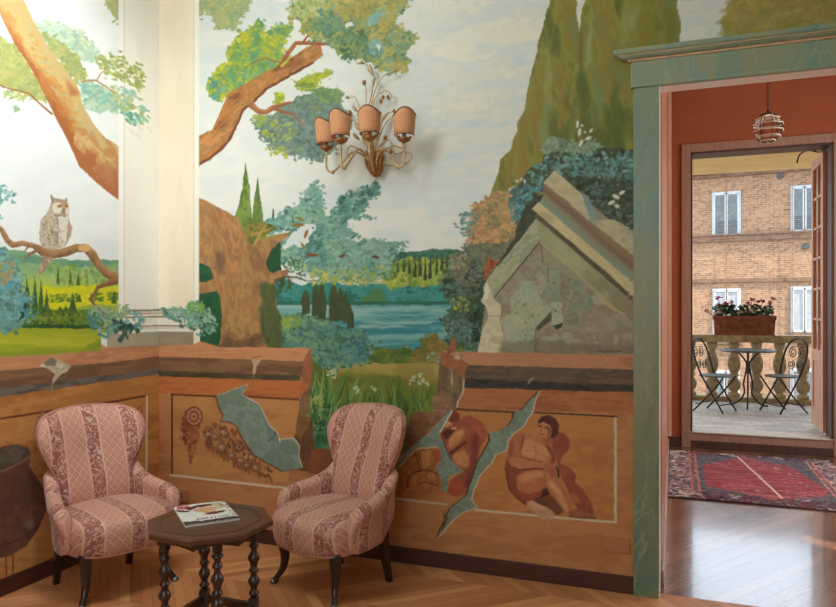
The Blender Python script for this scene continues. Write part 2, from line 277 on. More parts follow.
    L([(250, 104), (258, 111), (266, 112), (274, 107), (284, 104), (292, 102)], [7, 5.5, 5, 4.5, 3.6, 2], (186, 126, 78), (150, 92, 58))
    L([(274, 109), (284, 112), (294, 114), (299, 121), (305, 125)], [3.4, 2.2, 2, 1.8, 1], (160, 96, 60)); L([(280, 110), (284, 116)], [1.6, .6], (150, 96, 60))
    L([(281, 66), (288, 53), (296, 43), (308, 43), (318, 43), (346, 46)], [5.5, 4.4, 4, 4, 4, 2], (186, 112, 62), (150, 86, 50)); L([(303, 42), (311, 32), (318, 25)], [2.2, 1.8, 1.2], (150, 86, 54)); L([(246, 67), (258, 60), (266, 58), (276, 62)], [.9, 1.4, 1.6, 2], (156, 104, 60))
    c.blade(282, 66, 292, 54, 1, 3, (190, 186, 64))
    big = [(286, -40), (410, -40), (409, 4), (396, 18), (392, 23), (404, 27), (404, 33), (416, 33), (413, 42), (405, 50), (408, 60), (408, 70), (400, 72), (382, 71), (372, 62), (360, 60), (342, 58), (334, 50), (328, 41), (316, 40), (304, 34), (300, 22), (288, 18), (292, 8)]
    F(big, [(88, 126, 98), (112, 148, 112), (150, 156, 92), (176, 164, 84), (186, 172, 96), (134, 170, 140)], 900, (1.6, 3.8), seed=41)
    D([(290, 0), (312, -4), (330, 2), (322, 14), (300, 20), (290, 16)], 120, (1.6, 3.4), [(190, 196, 130), (170, 184, 110), (200, 200, 140)], seed=42)
    D([(318, 8), (340, 14), (342, 24), (330, 38), (316, 34), (318, 20)], 130, (1.4, 3.2), [(84, 122, 94), (102, 140, 112), (118, 152, 120)], seed=43)
    D([(336, 36), (352, 28), (368, 32), (370, 48), (360, 60), (342, 58)], 170, (1.4, 3.2), [(82, 114, 80), (100, 134, 98), (122, 146, 92)], seed=44)
    D([(340, 10), (380, -10), (382, 18), (404, 26), (400, 44), (372, 40), (366, 22)], 170, (1.8, 3.6), [(176, 158, 78), (160, 150, 74), (190, 172, 96)], seed=45)
    D([(362, 20), (380, 8), (384, 18), (372, 26)], 50, (1.6, 3.4), [(128, 170, 156), (150, 186, 168)], seed=46)
    D([(366, 40), (380, 40), (384, 52), (372, 58)], 46, (1.3, 3), [(96, 150, 150), (130, 174, 164)], seed=47)
    D([(386, 34), (416, 30), (412, 44), (398, 54), (386, 50)], 70, (1.4, 3), [(110, 144, 104), (140, 164, 128), (92, 122, 84)], seed=48)
    P([(346, 24), (353, 23), (354, 26), (347, 28)], [(224, 226, 214)], jit=1.2); P([(377, 44), (381, 46), (379, 51)], [(224, 226, 218)], jit=1.)
    # tall cypresses
    P([(491, 196), (494, 186), (497, 176), (500, 172), (500, 160), (506, 154), (511, 148), (515, 136), (518, 122), (524, 112), (528, 90), (532, 72), (535, 56), (538, 46), (541, 34), (545, 20), (549, 4), (551, -60), (574, -60), (576, 0), (576, 14), (578, 24), (580, 34), (581, 10), (586, -4), (588, -60), (676, -60), (678, 8), (680, 22), (680, 60), (660, 160), (560, 200), (500, 210)], [(104, 110, 48), (124, 126, 56), (146, 144, 68), (146, 130, 54), (132, 134, 72)], jit=1., ns=17, ang=82, st=3.2, seed=50)
    for i, (x, y0, y1, w, col) in enumerate([(549, 30, 110, 7, (150, 152, 96)), (536, 70, 150, 8, (146, 124, 54)), (520, 120, 190, 12, (150, 124, 56)), (507, 155, 195, 10, (146, 122, 56)), (562, 40, 130, 9, (142, 122, 52)), (545, 95, 150, 14, (128, 142, 84)), (590, 5, 70, 7, (150, 166, 118)), (605, 0, 60, 8, (150, 128, 54)), (597, 50, 130, 12, (118, 136, 88)), (622, 0, 45, 8, (150, 152, 84)), (634, 0, 30, 7, (160, 170, 116)), (650, 0, 45, 12, (126, 120, 42)), (668, 0, 50, 10, (120, 116, 42)), (570, 70, 150, 7, (96, 112, 52)), (615, 80, 160, 22, (88, 104, 44)), (580, 90, 150, 8, (140, 126, 60)), (640, 20, 60, 10, (140, 120, 46))]):
        P([(x-w*.3, y1), (x-w*.5, (y0+y1)/2), (x, y0), (x+w*.5, (y0+y1)/2), (x+w*.3, y1)], [col, tuple(int(v*1.08) for v in col)], jit=4, js=14, ns=12, ang=85, st=3, alpha=.72, soft=3, seed=i)
    P([(578, 20), (581, 36), (582, 60), (586, 90), (585, 130), (580, 132), (581, 90), (578, 60)], [(88, 104, 50)], jit=1.5, alpha=.55, soft=1.5)
    F([(718, -50), (910, -50), (910, 60), (722, 45), (724, 32), (721, 22), (727, 15), (726, 6), (733, -4)], [(170, 148, 70), (156, 144, 76), (184, 162, 86), (140, 140, 80)], 300, (3, 7), seed=51, jit=2, ang=(-30, 0), al=.45)
    # blue-green shrub with white flowers
    P([(493, 238), (498, 214), (505, 204), (516, 194), (522, 180), (530, 168), (540, 162), (546, 152), (562, 144), (590, 146), (604, 148), (640, 150), (640, 262), (600, 232), (560, 200), (540, 190), (520, 238)], [(62, 70, 52), (84, 84, 60), (74, 90, 72), (56, 62, 44)], jit=2, seed=52)
    D([(494, 232), (500, 212), (518, 194), (530, 170), (548, 156), (580, 152), (640, 154), (640, 180), (590, 176), (552, 176), (532, 200), (512, 232)], 420, (1.8, 3.6), [(92, 142, 146), (112, 162, 164), (98, 138, 124), (132, 174, 174), (82, 120, 114)], seed=53, al=.92)
    D([(560, 172), (640, 172), (640, 250), (600, 222), (585, 196), (566, 184)], 300, (1.6, 3.2), [(86, 112, 94), (106, 132, 112), (72, 94, 76), (96, 124, 116)], seed=54, al=.85)
    D([(600, 190), (640, 196), (640, 250), (606, 222)], 70, (1.6, 3.4), [(60, 62, 46), (72, 74, 56)], seed=55)
    F([(541, 146), (552, 138), (566, 139), (576, 144), (592, 142), (604, 144), (594, 152), (560, 153), (544, 153)], [(122, 146, 112), (146, 168, 140), (104, 130, 98)], 90, (1.6, 3), seed=56, jit=2)
    for (x, y, a, b, an) in [(577.5, 124, 4, 1.8, 95), (579.5, 132, 4.4, 2, 100), (582, 125.5, 1.7, 1.3, 0), (585, 132, 1.5, 1.2, 0), (591, 130.5, 2.6, 1.5, -50), (588.5, 138, 3.4, 2, -20), (581, 143, 4.2, 2, -65), (510, 189, 2.4, 1.3, -60), (514.5, 187, 2.4, 1.6, -20), (517, 181, 2, 1.4, 20), (521, 179, 1.6, 1.2, 0), (524.5, 181, 2, 1.3, 70), (616, 196.5, 4.2, 2.4, 25), (611.5, 202.5, 4, 2.2, -25), (617, 206, 2.8, 2, 20), (622, 192.5, 3.6, 2, -30)]:
        c.dab(x, y+.8, a, b, math.radians(an), (150, 150, 134), .8); c.dab(x, y, a, b*.85, math.radians(an), (226, 222, 206))
    # autumn shrub
    F([(466, 240), (472, 222), (474, 206), (484, 200), (494, 194), (504, 192), (514, 197), (512, 212), (520, 220), (516, 236), (500, 248), (480, 250)], [(156, 122, 78), (190, 142, 92), (212, 164, 112), (176, 150, 100), (140, 130, 90)], 420, (1.6, 3.4), seed=57, jit=4)
    D([(508, 192), (522, 182), (532, 196), (528, 226), (512, 222)], 120, (1.6, 3.2), [(84, 134, 140), (104, 156, 160), (72, 116, 120)], seed=58)
    D([(460, 214), (478, 212), (476, 238), (462, 236)], 60, (1.3, 2.8), [(112, 156, 148), (88, 132, 124), (136, 150, 110)], seed=59)
    for (x, y) in [(455, 224), (457, 227), (462, 229), (463, 215), (468, 213)]: c.dab(x, y, 2.6, 1.1, .2, (104, 136, 124))
    F([(448, 262), (460, 250), (474, 242), (500, 246), (518, 234), (522, 240), (500, 268), (484, 284), (462, 286), (452, 276)], [(96, 104, 84), (116, 122, 98), (134, 132, 100), (84, 98, 88)], 300, (1.5, 3.2), seed=60, jit=3)
    D([(450, 258), (466, 252), (466, 268), (450, 270)], 40, (1.3, 2.8), [(150, 170, 166), (172, 150, 120), (130, 154, 120)], seed=61)
    D([(470, 262), (490, 270), (484, 290), (462, 284)], 60, (1.4, 2.8), [(70, 76, 66), (90, 100, 96), (54, 60, 50)], seed=62)
    P([(516, 236), (528, 214), (534, 218), (500, 268), (496, 266)], [(78, 66, 50), (62, 54, 42)], jit=1, alpha=.85)
    P([(484, 278), (484, 268), (487, 262), (488, 256), (493, 261), (499, 262), (494, 268), (489, 273), (486, 279)], [(160, 84, 56), (190, 104, 62), (140, 64, 46)], jit=.5, ns=4)
    # ---- broken pediment
    P([(553, 172), (640, 245), (640, 354), (478, 354), (486, 300), (536, 218), (540, 198)], [(150, 140, 116), (160, 150, 124)], jit=0)
    P([(526, 204), (534, 198), (548, 192), (548, 226), (520, 240), (514, 236)], [(66, 70, 54), (80, 86, 66)], jit=1)
    P([(554.5, 170), (543, 183), (566, 200), (590, 221.5), (596, 220), (592, 208), (584, 196), (581, 193)], [(196, 182, 142), (206, 192, 152), (188, 174, 136)], jit=.4, ns=12)
    P([(582, 192), (588, 196), (592, 206), (597, 214), (596, 220), (590, 221.5), (587, 210), (584, 202)], [(128, 150, 154), (142, 160, 160)], jit=.5)
    P([(590, 221.5), (614, 219.5), (628, 228), (642, 236), (642, 262)], [(190, 176, 136), (200, 186, 150), (170, 166, 136)], jit=.5)
    P([(543, 183), (566, 200), (590, 221.5), (642, 262), (642, 290), (620, 272), (539, 204), (543, 196)], [(150, 124, 96), (136, 108, 84), (150, 146, 118), (140, 156, 136), (156, 164, 136)], jit=.4, ns=20, ang=38, st=4, grad=((590, 222), (575, 240), .25))
    P([(539, 202), (532, 209), (607, 272), (642, 306), (642, 290), (620, 272)], [(206, 188, 144), (216, 198, 154), (192, 172, 134)], jit=.3, ns=12, ang=40, st=3)
    P([(534, 216), (538, 214), (590, 258), (612, 277), (642, 306), (642, 309), (604, 277)], [(90, 84, 60), (104, 96, 70)], jit=.3)
    P([(536, 218), (540, 228), (540, 242), (493, 299), (484, 284), (487, 279), (510, 252)], [(164, 166, 130), (184, 182, 146), (150, 158, 128), (176, 180, 150)], jit=.5, ns=12, ang=-50, st=2)
    P([(536, 218), (604, 277), (642, 309), (642, 328), (624, 315), (540, 242)], [(160, 160, 122), (178, 174, 132), (150, 140, 110), (140, 124, 104)], jit=.5, ns=16, ang=42, st=2.4, grad=((540, 225), (640, 322), .8))
    P([(540, 242), (624, 315), (642, 328), (642, 355), (478, 355), (493, 299)], [(158, 144, 120), (166, 156, 130), (150, 134, 112), (172, 166, 138)], jit=.3, ns=20)
    L([(493, 299), (540, 241.5)], 1.4, (98, 88, 66)); L([(540, 242), (582, 278), (612, 306)], 1.2, (190, 178, 120), jit=.4); L([(598, 298), (612, 308), (626, 315)], [1, 2, 1], (206, 176, 122)); L([(541, 244), (543, 262)], [1, 1.6], (120, 112, 84))
    # sculpted figures
    for i, (pts, cols) in enumerate([
        ([(516, 286), (522, 281), (530, 280), (537, 288), (540, 298), (545, 304), (552, 308), (548, 316), (540, 322), (536, 340), (533, 354), (508, 354), (500, 345), (498, 328), (503, 316), (512, 312), (510, 300)], [(150, 158, 126), (168, 176, 146), (182, 182, 152), (140, 146, 116)]),
        ([(504, 318), (514, 312), (522, 318), (521, 335), (514, 345), (504, 340), (500, 328)], [(168, 176, 146), (186, 186, 158)]),
        ([(520, 286), (528, 282), (534, 290), (532, 300), (524, 300)], [(178, 188, 164), (160, 172, 148)]),
        ([(545, 270), (550, 265), (558, 266), (562, 274), (560, 282), (554, 286), (546, 284)], [(150, 160, 130), (170, 172, 140)]),
        ([(546, 284), (556, 286), (562, 292), (560, 302), (550, 304), (545, 296)], [(136, 150, 124), (150, 160, 134)]),
        ([(551, 302), (562, 302), (562, 322), (556, 326), (551, 322)], [(166, 174, 146), (182, 186, 160)]),
        ([(536, 304), (548, 305), (550, 312), (544, 318), (538, 312)], [(186, 182, 152), (170, 172, 140)]),
        ([(560, 272), (568, 276), (570, 286), (566, 298), (560, 296)], [(140, 130, 104), (156, 150, 120)]),
        ([(570, 280), (577, 278), (584, 285), (583, 292), (574, 293), (569, 288)], [(134, 146, 118), (150, 158, 130)]),
        ([(580, 296), (588, 294), (594, 302), (592, 311), (582, 312), (578, 304)], [(128, 140, 114), (148, 154, 126)]),
        ([(569, 302), (576, 300), (580, 306), (574, 312), (568, 310)], [(140, 148, 120)]),
        ([(566, 314), (574, 311), (581, 317), (578, 325), (570, 327), (565, 322)], [(132, 138, 112), (150, 152, 124)]),
        ([(586, 326), (594, 322), (600, 326), (596, 332), (588, 333)], [(172, 160, 134), (156, 140, 116)]),
        ([(573, 334), (580, 333), (581, 338), (574, 339)], [(156, 140, 116)])]):
        P(pts, cols, jit=1., ns=7, seed=i+70, soft=.6)
    D([(545, 266), (590, 290), (592, 318), (566, 326), (548, 320)], 60, (.9, 1.8), [(84, 92, 72), (110, 112, 90), (170, 176, 150)], seed=71, al=.75)
    D([(546, 266), (560, 268), (560, 278), (548, 280)], 22, (.8, 1.4), [(96, 96, 74), (180, 176, 146)], seed=72, al=.8)
    P([(553, 326), (563, 323), (562, 327), (556, 330)], [(58, 68, 60)], jit=.4); P([(536, 327), (551, 312), (552, 320), (542, 328), (537, 332)], [(86, 92, 74)], jit=.6)
    L([(536, 328), (536, 352)], 1, (92, 80, 64)); L([(536, 328), (548, 318)], 1, (92, 86, 66)); L([(548, 268), (548, 282)], 1, (110, 100, 76))
    P([(486, 281), (483, 287), (484, 294), (481, 301), (486, 308), (489, 316), (482, 330), (479, 344), (478, 354), (502, 354), (503, 340), (502, 326), (500, 316), (501, 306), (494, 299), (491, 290)], [(206, 194, 160), (220, 210, 180), (196, 182, 150)], jit=.6, ns=10)
    P([(487, 282), (490, 288), (488, 298), (484, 300), (484, 290)], [(226, 220, 200)], jit=.5); L([(489, 316), (500, 316)], 1, (170, 156, 124))
    L([(500, 318), (503, 332)], 1, (150, 134, 106)); P([(500, 342), (540, 340), (600, 345), (642, 342), (642, 355), (498, 355)], [(140, 116, 92), (128, 112, 88), (120, 112, 92)], jit=2, alpha=.6, soft=2)
    L([(597, 351.5), (600, 350.5), (604, 352), (608, 351), (613, 352), (618, 351.4), (621, 352)], .8, (66, 60, 50), jit=.5)
    # ============ broken parapet, wall_back
    terra = [(186, 122, 76), (200, 136, 86), (192, 128, 80), (178, 114, 70)]
    P([(150, 394), (300, 398), (296, 413), (284, 420), (292, 432), (300, 440), (306, 462), (318, 468), (340, 458), (420, 452), (436, 440), (452, 408), (642, 410), (642, 640), (150, 640)], terra, jit=.4, ns=22, st=3)
    P([(296, 420), (312, 418), (316, 470), (300, 470), (292, 434), (284, 421)], [(120, 80, 50), (104, 66, 42)], jit=1, ns=8)
    P([(284, 421), (302, 410), (312, 420), (300, 440), (290, 430)], [(150, 104, 64), (132, 90, 58)], jit=.8)
    P([(312, 450), (330, 448), (335, 462), (322, 476), (306, 470)], [(150, 84, 54), (136, 76, 50)], jit=2)
    P([(296, 384), (310, 378), (311, 414), (300, 414)], [(150, 112, 78), (128, 94, 66)], jit=1, ns=7)
    P([(150, 353), (303, 358), (303, 378), (150, 372)], [(132, 94, 66), (146, 104, 72), (120, 86, 62)], jit=.4, ns=10, st=5)
    P([(150, 351), (214, 352), (219, 347), (311, 348), (303, 361.5), (150, 356.3)], [(206, 138, 96), (214, 148, 104), (196, 126, 86)], jit=.4, ns=10, st=4)
    P([(310.5, 348), (313, 368), (311, 382), (306, 392), (302, 385), (303, 361)], [(180, 112, 76), (164, 98, 66)], jit=.4)
    P([(150, 375), (303, 380.5), (299, 400), (150, 393.5)], [(190, 108, 58), (204, 120, 66), (178, 100, 54)], jit=.4, ns=10, st=5)
    P([(150, 370.5), (300, 375.5), (300, 381), (150, 376)], [(70, 60, 46), (86, 74, 52), (98, 88, 60)], jit=.5, ns=7, st=3)
    P([(303, 381), (309, 384), (300, 400), (296, 398)], [(196, 112, 64), (170, 96, 58)], jit=.5)
    L([(245, 396.5), (298, 399.5)], 1.6, (92, 56, 38))
    # left painted panel
    P([(172, 395), (300, 401), (288, 482), (172, 475)], [(196, 134, 78), (204, 142, 84), (190, 128, 74)], jit=.3, ns=26, st=2.5)
    L([(171.5, 394.5), (218, 396.5)], 1.5, (84, 42, 30), jit=.1); L([(172, 394), (172, 474)], 1.7, (84, 44, 32), jit=.1); L([(171, 475), (201, 478.5), (275, 487), (330, 491)], 2.2, (224, 204, 178), jit=.2)
    D([(186, 410), (194, 406), (200, 424), (198, 444), (194, 455), (189, 466), (187, 450), (180, 436), (182, 420)], 190, (1.4, 3.4), [(122, 66, 44), (150, 82, 54), (172, 98, 64), (100, 60, 48)], ang=(50, 110), seed=80, al=.8)
    D([(202, 428), (216, 424), (232, 428), (246, 446), (262, 462), (276, 474), (268, 478), (250, 474), (236, 468), (220, 456), (206, 444)], 260, (1.4, 3.2), [(134, 80, 54), (160, 98, 64), (112, 70, 54), (182, 116, 78)], ang=(20, 120), seed=81, al=.85)
    for k in range(26):
        x = 206+k*2.6; y = 444+k*1.35; c.blade(x, y, x+r.uniform(-1, 3), y+r.uniform(5, 10), 0, 1.6, (140, 80, 52))
    for (x, y, a) in [(209, 435, 4.2), (215, 437, 3.6), (224, 433, 4.6), (222, 448, 5), (239, 448, 3.6), (241, 461, 4), (252, 458, 4), (256, 468, 4), (247, 466, 3), (232, 456, 3.6)]:
        c.dab(x, y, a+.8, a+.4, .3, (128, 84, 62), .7); c.dab(x-.5, y-.5, a*.8, a*.65, .3, (178, 130, 98), .75); c.dab(x-1, y-1, a*.4, a*.3, .3, (212, 176, 142), .7)
    for (x, y) in [(239, 447), (242, 450), (209, 437), (237, 451)]: c.dab(x, y, 1.4, 1, .5, (60, 46, 44))
    for (a, b, col) in [(9, 10, (120, 66, 46)), (7.6, 8.6, (186, 118, 84)), (5.2, 6, (132, 74, 54)), (3.6, 4.2, (200, 134, 98)), (1.6, 1.9, (140, 80, 58))]: c.dab(194, 416.5, a, b, 0, col)
    for k in range(10): c.dab(194+6.4*math.cos(k*.628), 416.5+7.3*math.sin(k*.628), 1.3, 1.1, 0, (206, 142, 108))
    # plaster breaks
    grey = [(126, 142, 126), (140, 156, 140), (118, 136, 124), (132, 144, 122)]
    brk = [(216.5, 396), (230, 391), (247, 385), (241.5, 396), (250, 400), (258, 405), (264, 415), (269, 426), (276, 432), (279, 440), (293, 438.5), (299, 447), (298, 458), (302, 468), (284, 471), (268, 463), (254, 454), (244, 440), (236, 425), (228, 421), (221, 421), (223.5, 415), (219, 405)]
    P([(x-1.6, y+.8) for x, y in brk], [(104, 62, 46)], jit=.5, alpha=.8); P([(x+1, y-1) for x, y in brk], [(214, 196, 164)], jit=.4); P(brk, grey, jit=.4, ns=16)
    L([(241.5, 396), (258, 405), (265, 418)], .9, (96, 126, 136)); L([(263, 415), (270, 429), (278, 436)], 1.2, (96, 126, 140)); L([(276, 432), (274, 437), (268, 441)], .8, (86, 84, 76)); L([(279, 439), (280, 442)], 1.6, (226, 208, 180))
    # right half of the parapet
    P([(441, 352), (472, 352), (472, 416), (452, 416), (438, 432), (436, 400)], [(132, 100, 76), (118, 88, 66)], jit=.6, ns=7)
    P([(463, 378), (466, 378), (642, 386), (642, 414), (457, 409), (462, 396)], [(178, 108, 66), (190, 118, 72), (166, 98, 60)], jit=.4, ns=10, st=5)
    P([(441, 350.5), (480, 352), (642, 355.5), (642, 370), (468, 365), (462, 360)], [(190, 130, 94), (200, 138, 100), (180, 120, 86)], jit=.4, ns=10, st=5)
    P([(441, 350.5), (462, 360), (467, 365), (464, 379), (446, 366.5), (441, 363)], [(176, 112, 76), (160, 98, 66)], jit=.4)
    P([(467, 365), (642, 369.7), (642, 387), (464.5, 380)], [(102, 84, 70), (116, 94, 76), (92, 76, 64), (124, 94, 70)], jit=.4, ns=10, st=5)
    P([(464, 379), (642, 386), (642, 392.5), (464, 388)], [(58, 54, 50), (70, 64, 58), (50, 50, 50)], jit=.7, ns=7, st=3)
    P([(452, 368), (462, 377), (463, 390), (456, 398), (448, 396), (448, 372)], [(120, 98, 76), (140, 112, 84), (104, 86, 66)], jit=1.2, ns=5)
    P([(432, 396), (444, 391), (452, 398), (454, 408), (444, 424), (432, 418)], [(156, 116, 86), (138, 104, 80), (170, 128, 96)], jit=1., ns=7)
    P([(412, 412), (440, 412), (444, 424), (436, 444), (414, 448), (404, 452)], [(140, 92, 62), (122, 82, 58), (150, 104, 70)], jit=1.5, ns=8)
    P([(452, 369), (450, 382), (453, 388)], [(190, 166, 140)], jit=.4); L([(464, 380), (463, 392), (458, 402), (457, 407)], 1.6, (206, 186, 160))
    # right painted panel with figures
    P([(457, 410), (520, 414), (616, 418), (615, 522), (478, 510), (385, 497), (392, 470), (440, 420)], [(194, 128, 72), (200, 134, 76), (188, 122, 68), (204, 138, 80)], jit=.3, ns=30, st=2.5)
    P([(385, 497), (392, 472), (406, 458), (416, 448), (438, 447), (441, 460), (434, 468), (440, 476), (441, 488), (430, 494), (424, 500)], [(186, 114, 60), (170, 100, 54), (196, 126, 68)], jit=.5)
    L([(457, 409.4), (518, 412.5)], 1.7, (74, 46, 34), jit=.2); L([(534, 412.5), (617, 416.5)], 1.6, (78, 52, 40), jit=.2); L([(615.5, 418), (615.5, 522)], 2.4, (214, 198, 168), jit=.3); L([(476, 510), (540, 516), (616, 522.5)], 2.3, (212, 196, 166), jit=.3); L([(384, 497), (447, 504.5)], 2.2, (206, 188, 160), jit=.3)
    P([(592, 455), (600, 452), (602, 470), (595, 476)], [(186, 104, 66)], jit=2.5, alpha=.4, soft=2)
    # reclining painted figure, left
    Q = lambda x, y: (390+x/6.745, 370+y/6.745)
    def fig(pts, f, cols, **k):
        P([f(*q) for q in pts], cols, **{**dict(jit=.35, ns=12, soft=.5), **k})
    fig([(478, 325), (530, 303), (590, 328), (640, 370), (656, 425), (640, 480), (600, 525), (560, 470)], Q, [(170, 88, 62), (184, 100, 70)])
    fig([(410, 280), (440, 275), (466, 300), (475, 335), (530, 362), (575, 405), (603, 455), (600, 540), (585, 620), (560, 700), (530, 790), (500, 840), (440, 850), (385, 830), (385, 760), (440, 720), (490, 690), (470, 660), (420, 640), (395, 590), (380, 540), (355, 470), (338, 425), (375, 370)], Q, [(158, 84, 60), (172, 96, 66)])
    fig([(560, 400), (602, 455), (600, 560), (560, 700), (520, 800), (500, 780), (530, 680), (550, 560)], Q, [(128, 60, 50), (140, 68, 54)], soft=2)
    fig([(408, 285), (440, 275), (468, 302), (470, 335), (445, 350), (420, 350), (400, 345)], Q, [(126, 58, 46), (140, 66, 50)])
    fig([(350, 430), (380, 400), (440, 400), (420, 430), (380, 470)], Q, [(92, 48, 36)], soft=1)
    fig([(440, 412), (500, 396), (505, 430), (470, 480), (410, 535), (392, 520), (400, 470)], Q, [(216, 156, 98), (206, 140, 84)], soft=1.4)
    fig([(430, 565), (500, 532), (530, 580), (540, 640), (510, 660), (450, 640), (425, 600)], Q, [(210, 146, 88), (196, 128, 76)], soft=1.4)
    fig([(398, 560), (450, 520), (515, 475), (520, 488), (460, 535), (405, 580)], Q, [(110, 54, 42)], soft=.6)
    for q in (((386, 352), (412, 366)), ((380, 376), (392, 372)), ((420, 396), (442, 392))): L([Q(*q[0]), Q(*q[1])], 2.4, (220, 160, 116))
    P([(447, 484), (456, 478), (464, 482), (462, 492), (452, 496)], [(176, 78, 54), (186, 92, 58)], jit=1)
    P([(408, 478), (412, 472), (424, 470), (438, 472), (441, 486), (430, 488), (414, 490), (407, 486)], [(196, 124, 66), (176, 102, 56), (206, 136, 76)], jit=.6)
    L([(408, 488), (408, 478), (414, 472), (428, 470), (438, 474)], 1.1, (98, 50, 34)); L([(418, 484), (426, 482), (438, 486)], 1.1, (110, 58, 40)); L([(414, 450), (418, 462), (420, 470)], 1.2, (116, 62, 42)); P([(420, 450), (430, 449), (430, 466), (422, 468)], [(206, 140, 78)], jit=1.5, soft=.8); P([(432, 449), (440, 450), (440, 460), (434, 464)], [(180, 88, 56)], jit=1)
    # grey break round the pieces, then the lightning crack
    for g in ([(398, 470), (408, 455), (418, 447), (440, 446), (441, 462), (435, 469), (441, 478), (441, 490), (447, 493), (447, 480), (452, 475), (462, 473), (462, 470), (456, 466), (450, 456), (444, 442), (438, 436), (440, 432), (453, 410), (450, 410), (430, 432), (420, 440), (408, 450), (396, 464)],):
        P(g, grey, jit=.5, ns=10)
    L([(399, 468), (410, 455), (418, 448.5), (437, 447)], 1.5, (206, 184, 152)); L([(440, 432), (452, 411)], 1.8, (216, 200, 172)); L([(451, 461), (463, 471), (450, 476), (447, 490)], .8, (190, 160, 124)); L([(441, 434), (446, 448), (451, 460)], .9, (96, 56, 42))
    crk = [(540, 390), (527, 403), (522, 410), (514, 412), (513, 419), (508, 426), (498, 431), (489, 433), (490, 440), (484, 452), (478, 462), (472, 480), (466, 496), (456, 504), (450, 508), (445, 520), (437, 538), (450, 523), (462, 512), (477, 507), (471, 499), (473, 490), (479, 476), (490, 464), (495, 454), (506, 450), (508, 441), (514, 433), (523, 426), (532, 412), (534, 402)]
    P([(x-1.8, y+.4) for x, y in crk], [(84, 50, 38)], jit=.5, alpha=.9); P([(x+1.4, y+.4) for x, y in crk], [(208, 192, 164)], jit=.5); P(crk, grey, jit=.4, ns=9)
    P([(444, 508), (445, 518), (449, 516), (441, 534), (443, 524)], [(92, 70, 52), (110, 96, 78)], jit=.4)
    # seated painted figure, right
    Q = lambda x, y: (490+x/4.336, 390+y/4.336)
    sk, sh, hi = [(186, 110, 74), (196, 122, 82)], [(142, 74, 56), (154, 84, 62)], [(222, 164, 112), (214, 150, 98)]
    fig([(265, 215), (290, 183), (322, 185), (346, 215), (346, 252), (320, 282), (300, 318), (346, 338), (374, 368), (366, 400), (402, 430), (437, 480), (452, 530), (440, 552), (400, 542), (370, 500), (330, 420), (300, 350), (272, 262)], Q, [(150, 76, 60), (162, 88, 66)])
    fig([(345, 450), (380, 460), (400, 490), (370, 495)], Q, [(186, 116, 74)], soft=1.6, alpha=.8); fig([(300, 330), (345, 345), (330, 380), (305, 360)], Q, [(172, 92, 72)], soft=1.6)
    fig([(75, 285), (64, 330), (70, 385), (86, 432), (120, 470), (155, 497), (172, 482), (204, 476), (234, 450), (244, 400), (232, 340), (130, 330), (95, 300)], Q, sh)
    fig([(110, 378), (150, 352), (226, 342), (248, 368), (242, 412), (214, 440), (160, 455), (118, 432)], Q, sk, soft=1); fig([(120, 375), (160, 356), (225, 350), (235, 372), (190, 385), (140, 405)], Q, hi, soft=2, alpha=.8); fig([(120, 440), (170, 458), (225, 440), (210, 470), (165, 480), (135, 470)], Q, [(166, 80, 62)], soft=1.5)
    fig([(168, 482), (215, 458), (262, 454), (300, 490), (322, 530), (290, 542), (240, 520), (200, 502)], Q, [(112, 64, 46), (128, 76, 52)]); fig([(228, 440), (245, 420), (262, 450), (220, 470)], Q, [(84, 44, 36)])
    fig([(128, 186), (160, 184), (226, 224), (252, 232), (276, 256), (286, 290), (272, 322), (240, 312), (200, 306), (150, 304), (124, 272)], Q, sk); fig([(140, 225), (170, 210), (215, 235), (250, 250), (262, 280), (240, 305), (190, 295), (145, 285), (132, 255)], Q, hi, soft=2); fig([(128, 190), (150, 200), (140, 250), (126, 270)], Q, sh, soft=1.2)
    L([Q(196, 240), Q(200, 262), Q(198, 296)], .8, (170, 104, 72)); L([Q(150, 262), Q(195, 268), Q(245, 290)], .7, (190, 124, 84))
    fig([(112, 192), (142, 184), (136, 232), (126, 270), (112, 305), (84, 312), (72, 290), (82, 240), (94, 206)], Q, sk); fig([(76, 290), (84, 240), (98, 210), (104, 240), (96, 290)], Q, [(166, 92, 66)], soft=1.4)
    fig([(78, 302), (100, 288), (150, 304), (216, 314), (244, 320), (246, 342), (200, 338), (130, 346), (94, 336)], Q, [(196, 122, 82), (206, 134, 90)]); L([Q(84, 328), Q(130, 346), Q(200, 340), Q(240, 342)], 1.2, (112, 58, 46)); L([Q(128, 288), Q(170, 302), Q(225, 312)], .9, (128, 68, 52))
    fig([(235, 236), (262, 246), (284, 280), (280, 318), (262, 322), (268, 286)], Q, sh, soft=.8)
    fig([(240, 380), (270, 390), (292, 384), (312, 412), (342, 470), (362, 520), (350, 542), (325, 536), (300, 496), (265, 450), (245, 420)], Q, sk); fig([(248, 385), (275, 398), (300, 430), (330, 490), (340, 530), (320, 515), (290, 460), (255, 415)], Q, hi, soft=1.6)
    fig([(232, 320), (262, 314), (278, 330), (292, 348), (296, 378), (276, 392), (250, 376), (238, 350)], Q, [(200, 128, 90), (186, 110, 78)]); L([Q(256, 345), Q(268, 380)], .8, (140, 76, 58)); L([Q(268, 338), Q(282, 376)], .8, (140, 76, 58)); fig([(280, 328), (296, 340), (304, 372), (296, 384), (290, 350)], Q, [(70, 44, 38)])
    fig([(340, 530), (380, 514), (432, 535), (462, 552), (420, 557), (350, 547)], Q, [(166, 98, 68), (150, 84, 60)]); L([Q(345, 548), Q(400, 557), Q(462, 554)], 1, (90, 58, 44)); L([Q(68, 345), Q(84, 432), Q(120, 472), Q(156, 497)], 1.1, (92, 48, 40))
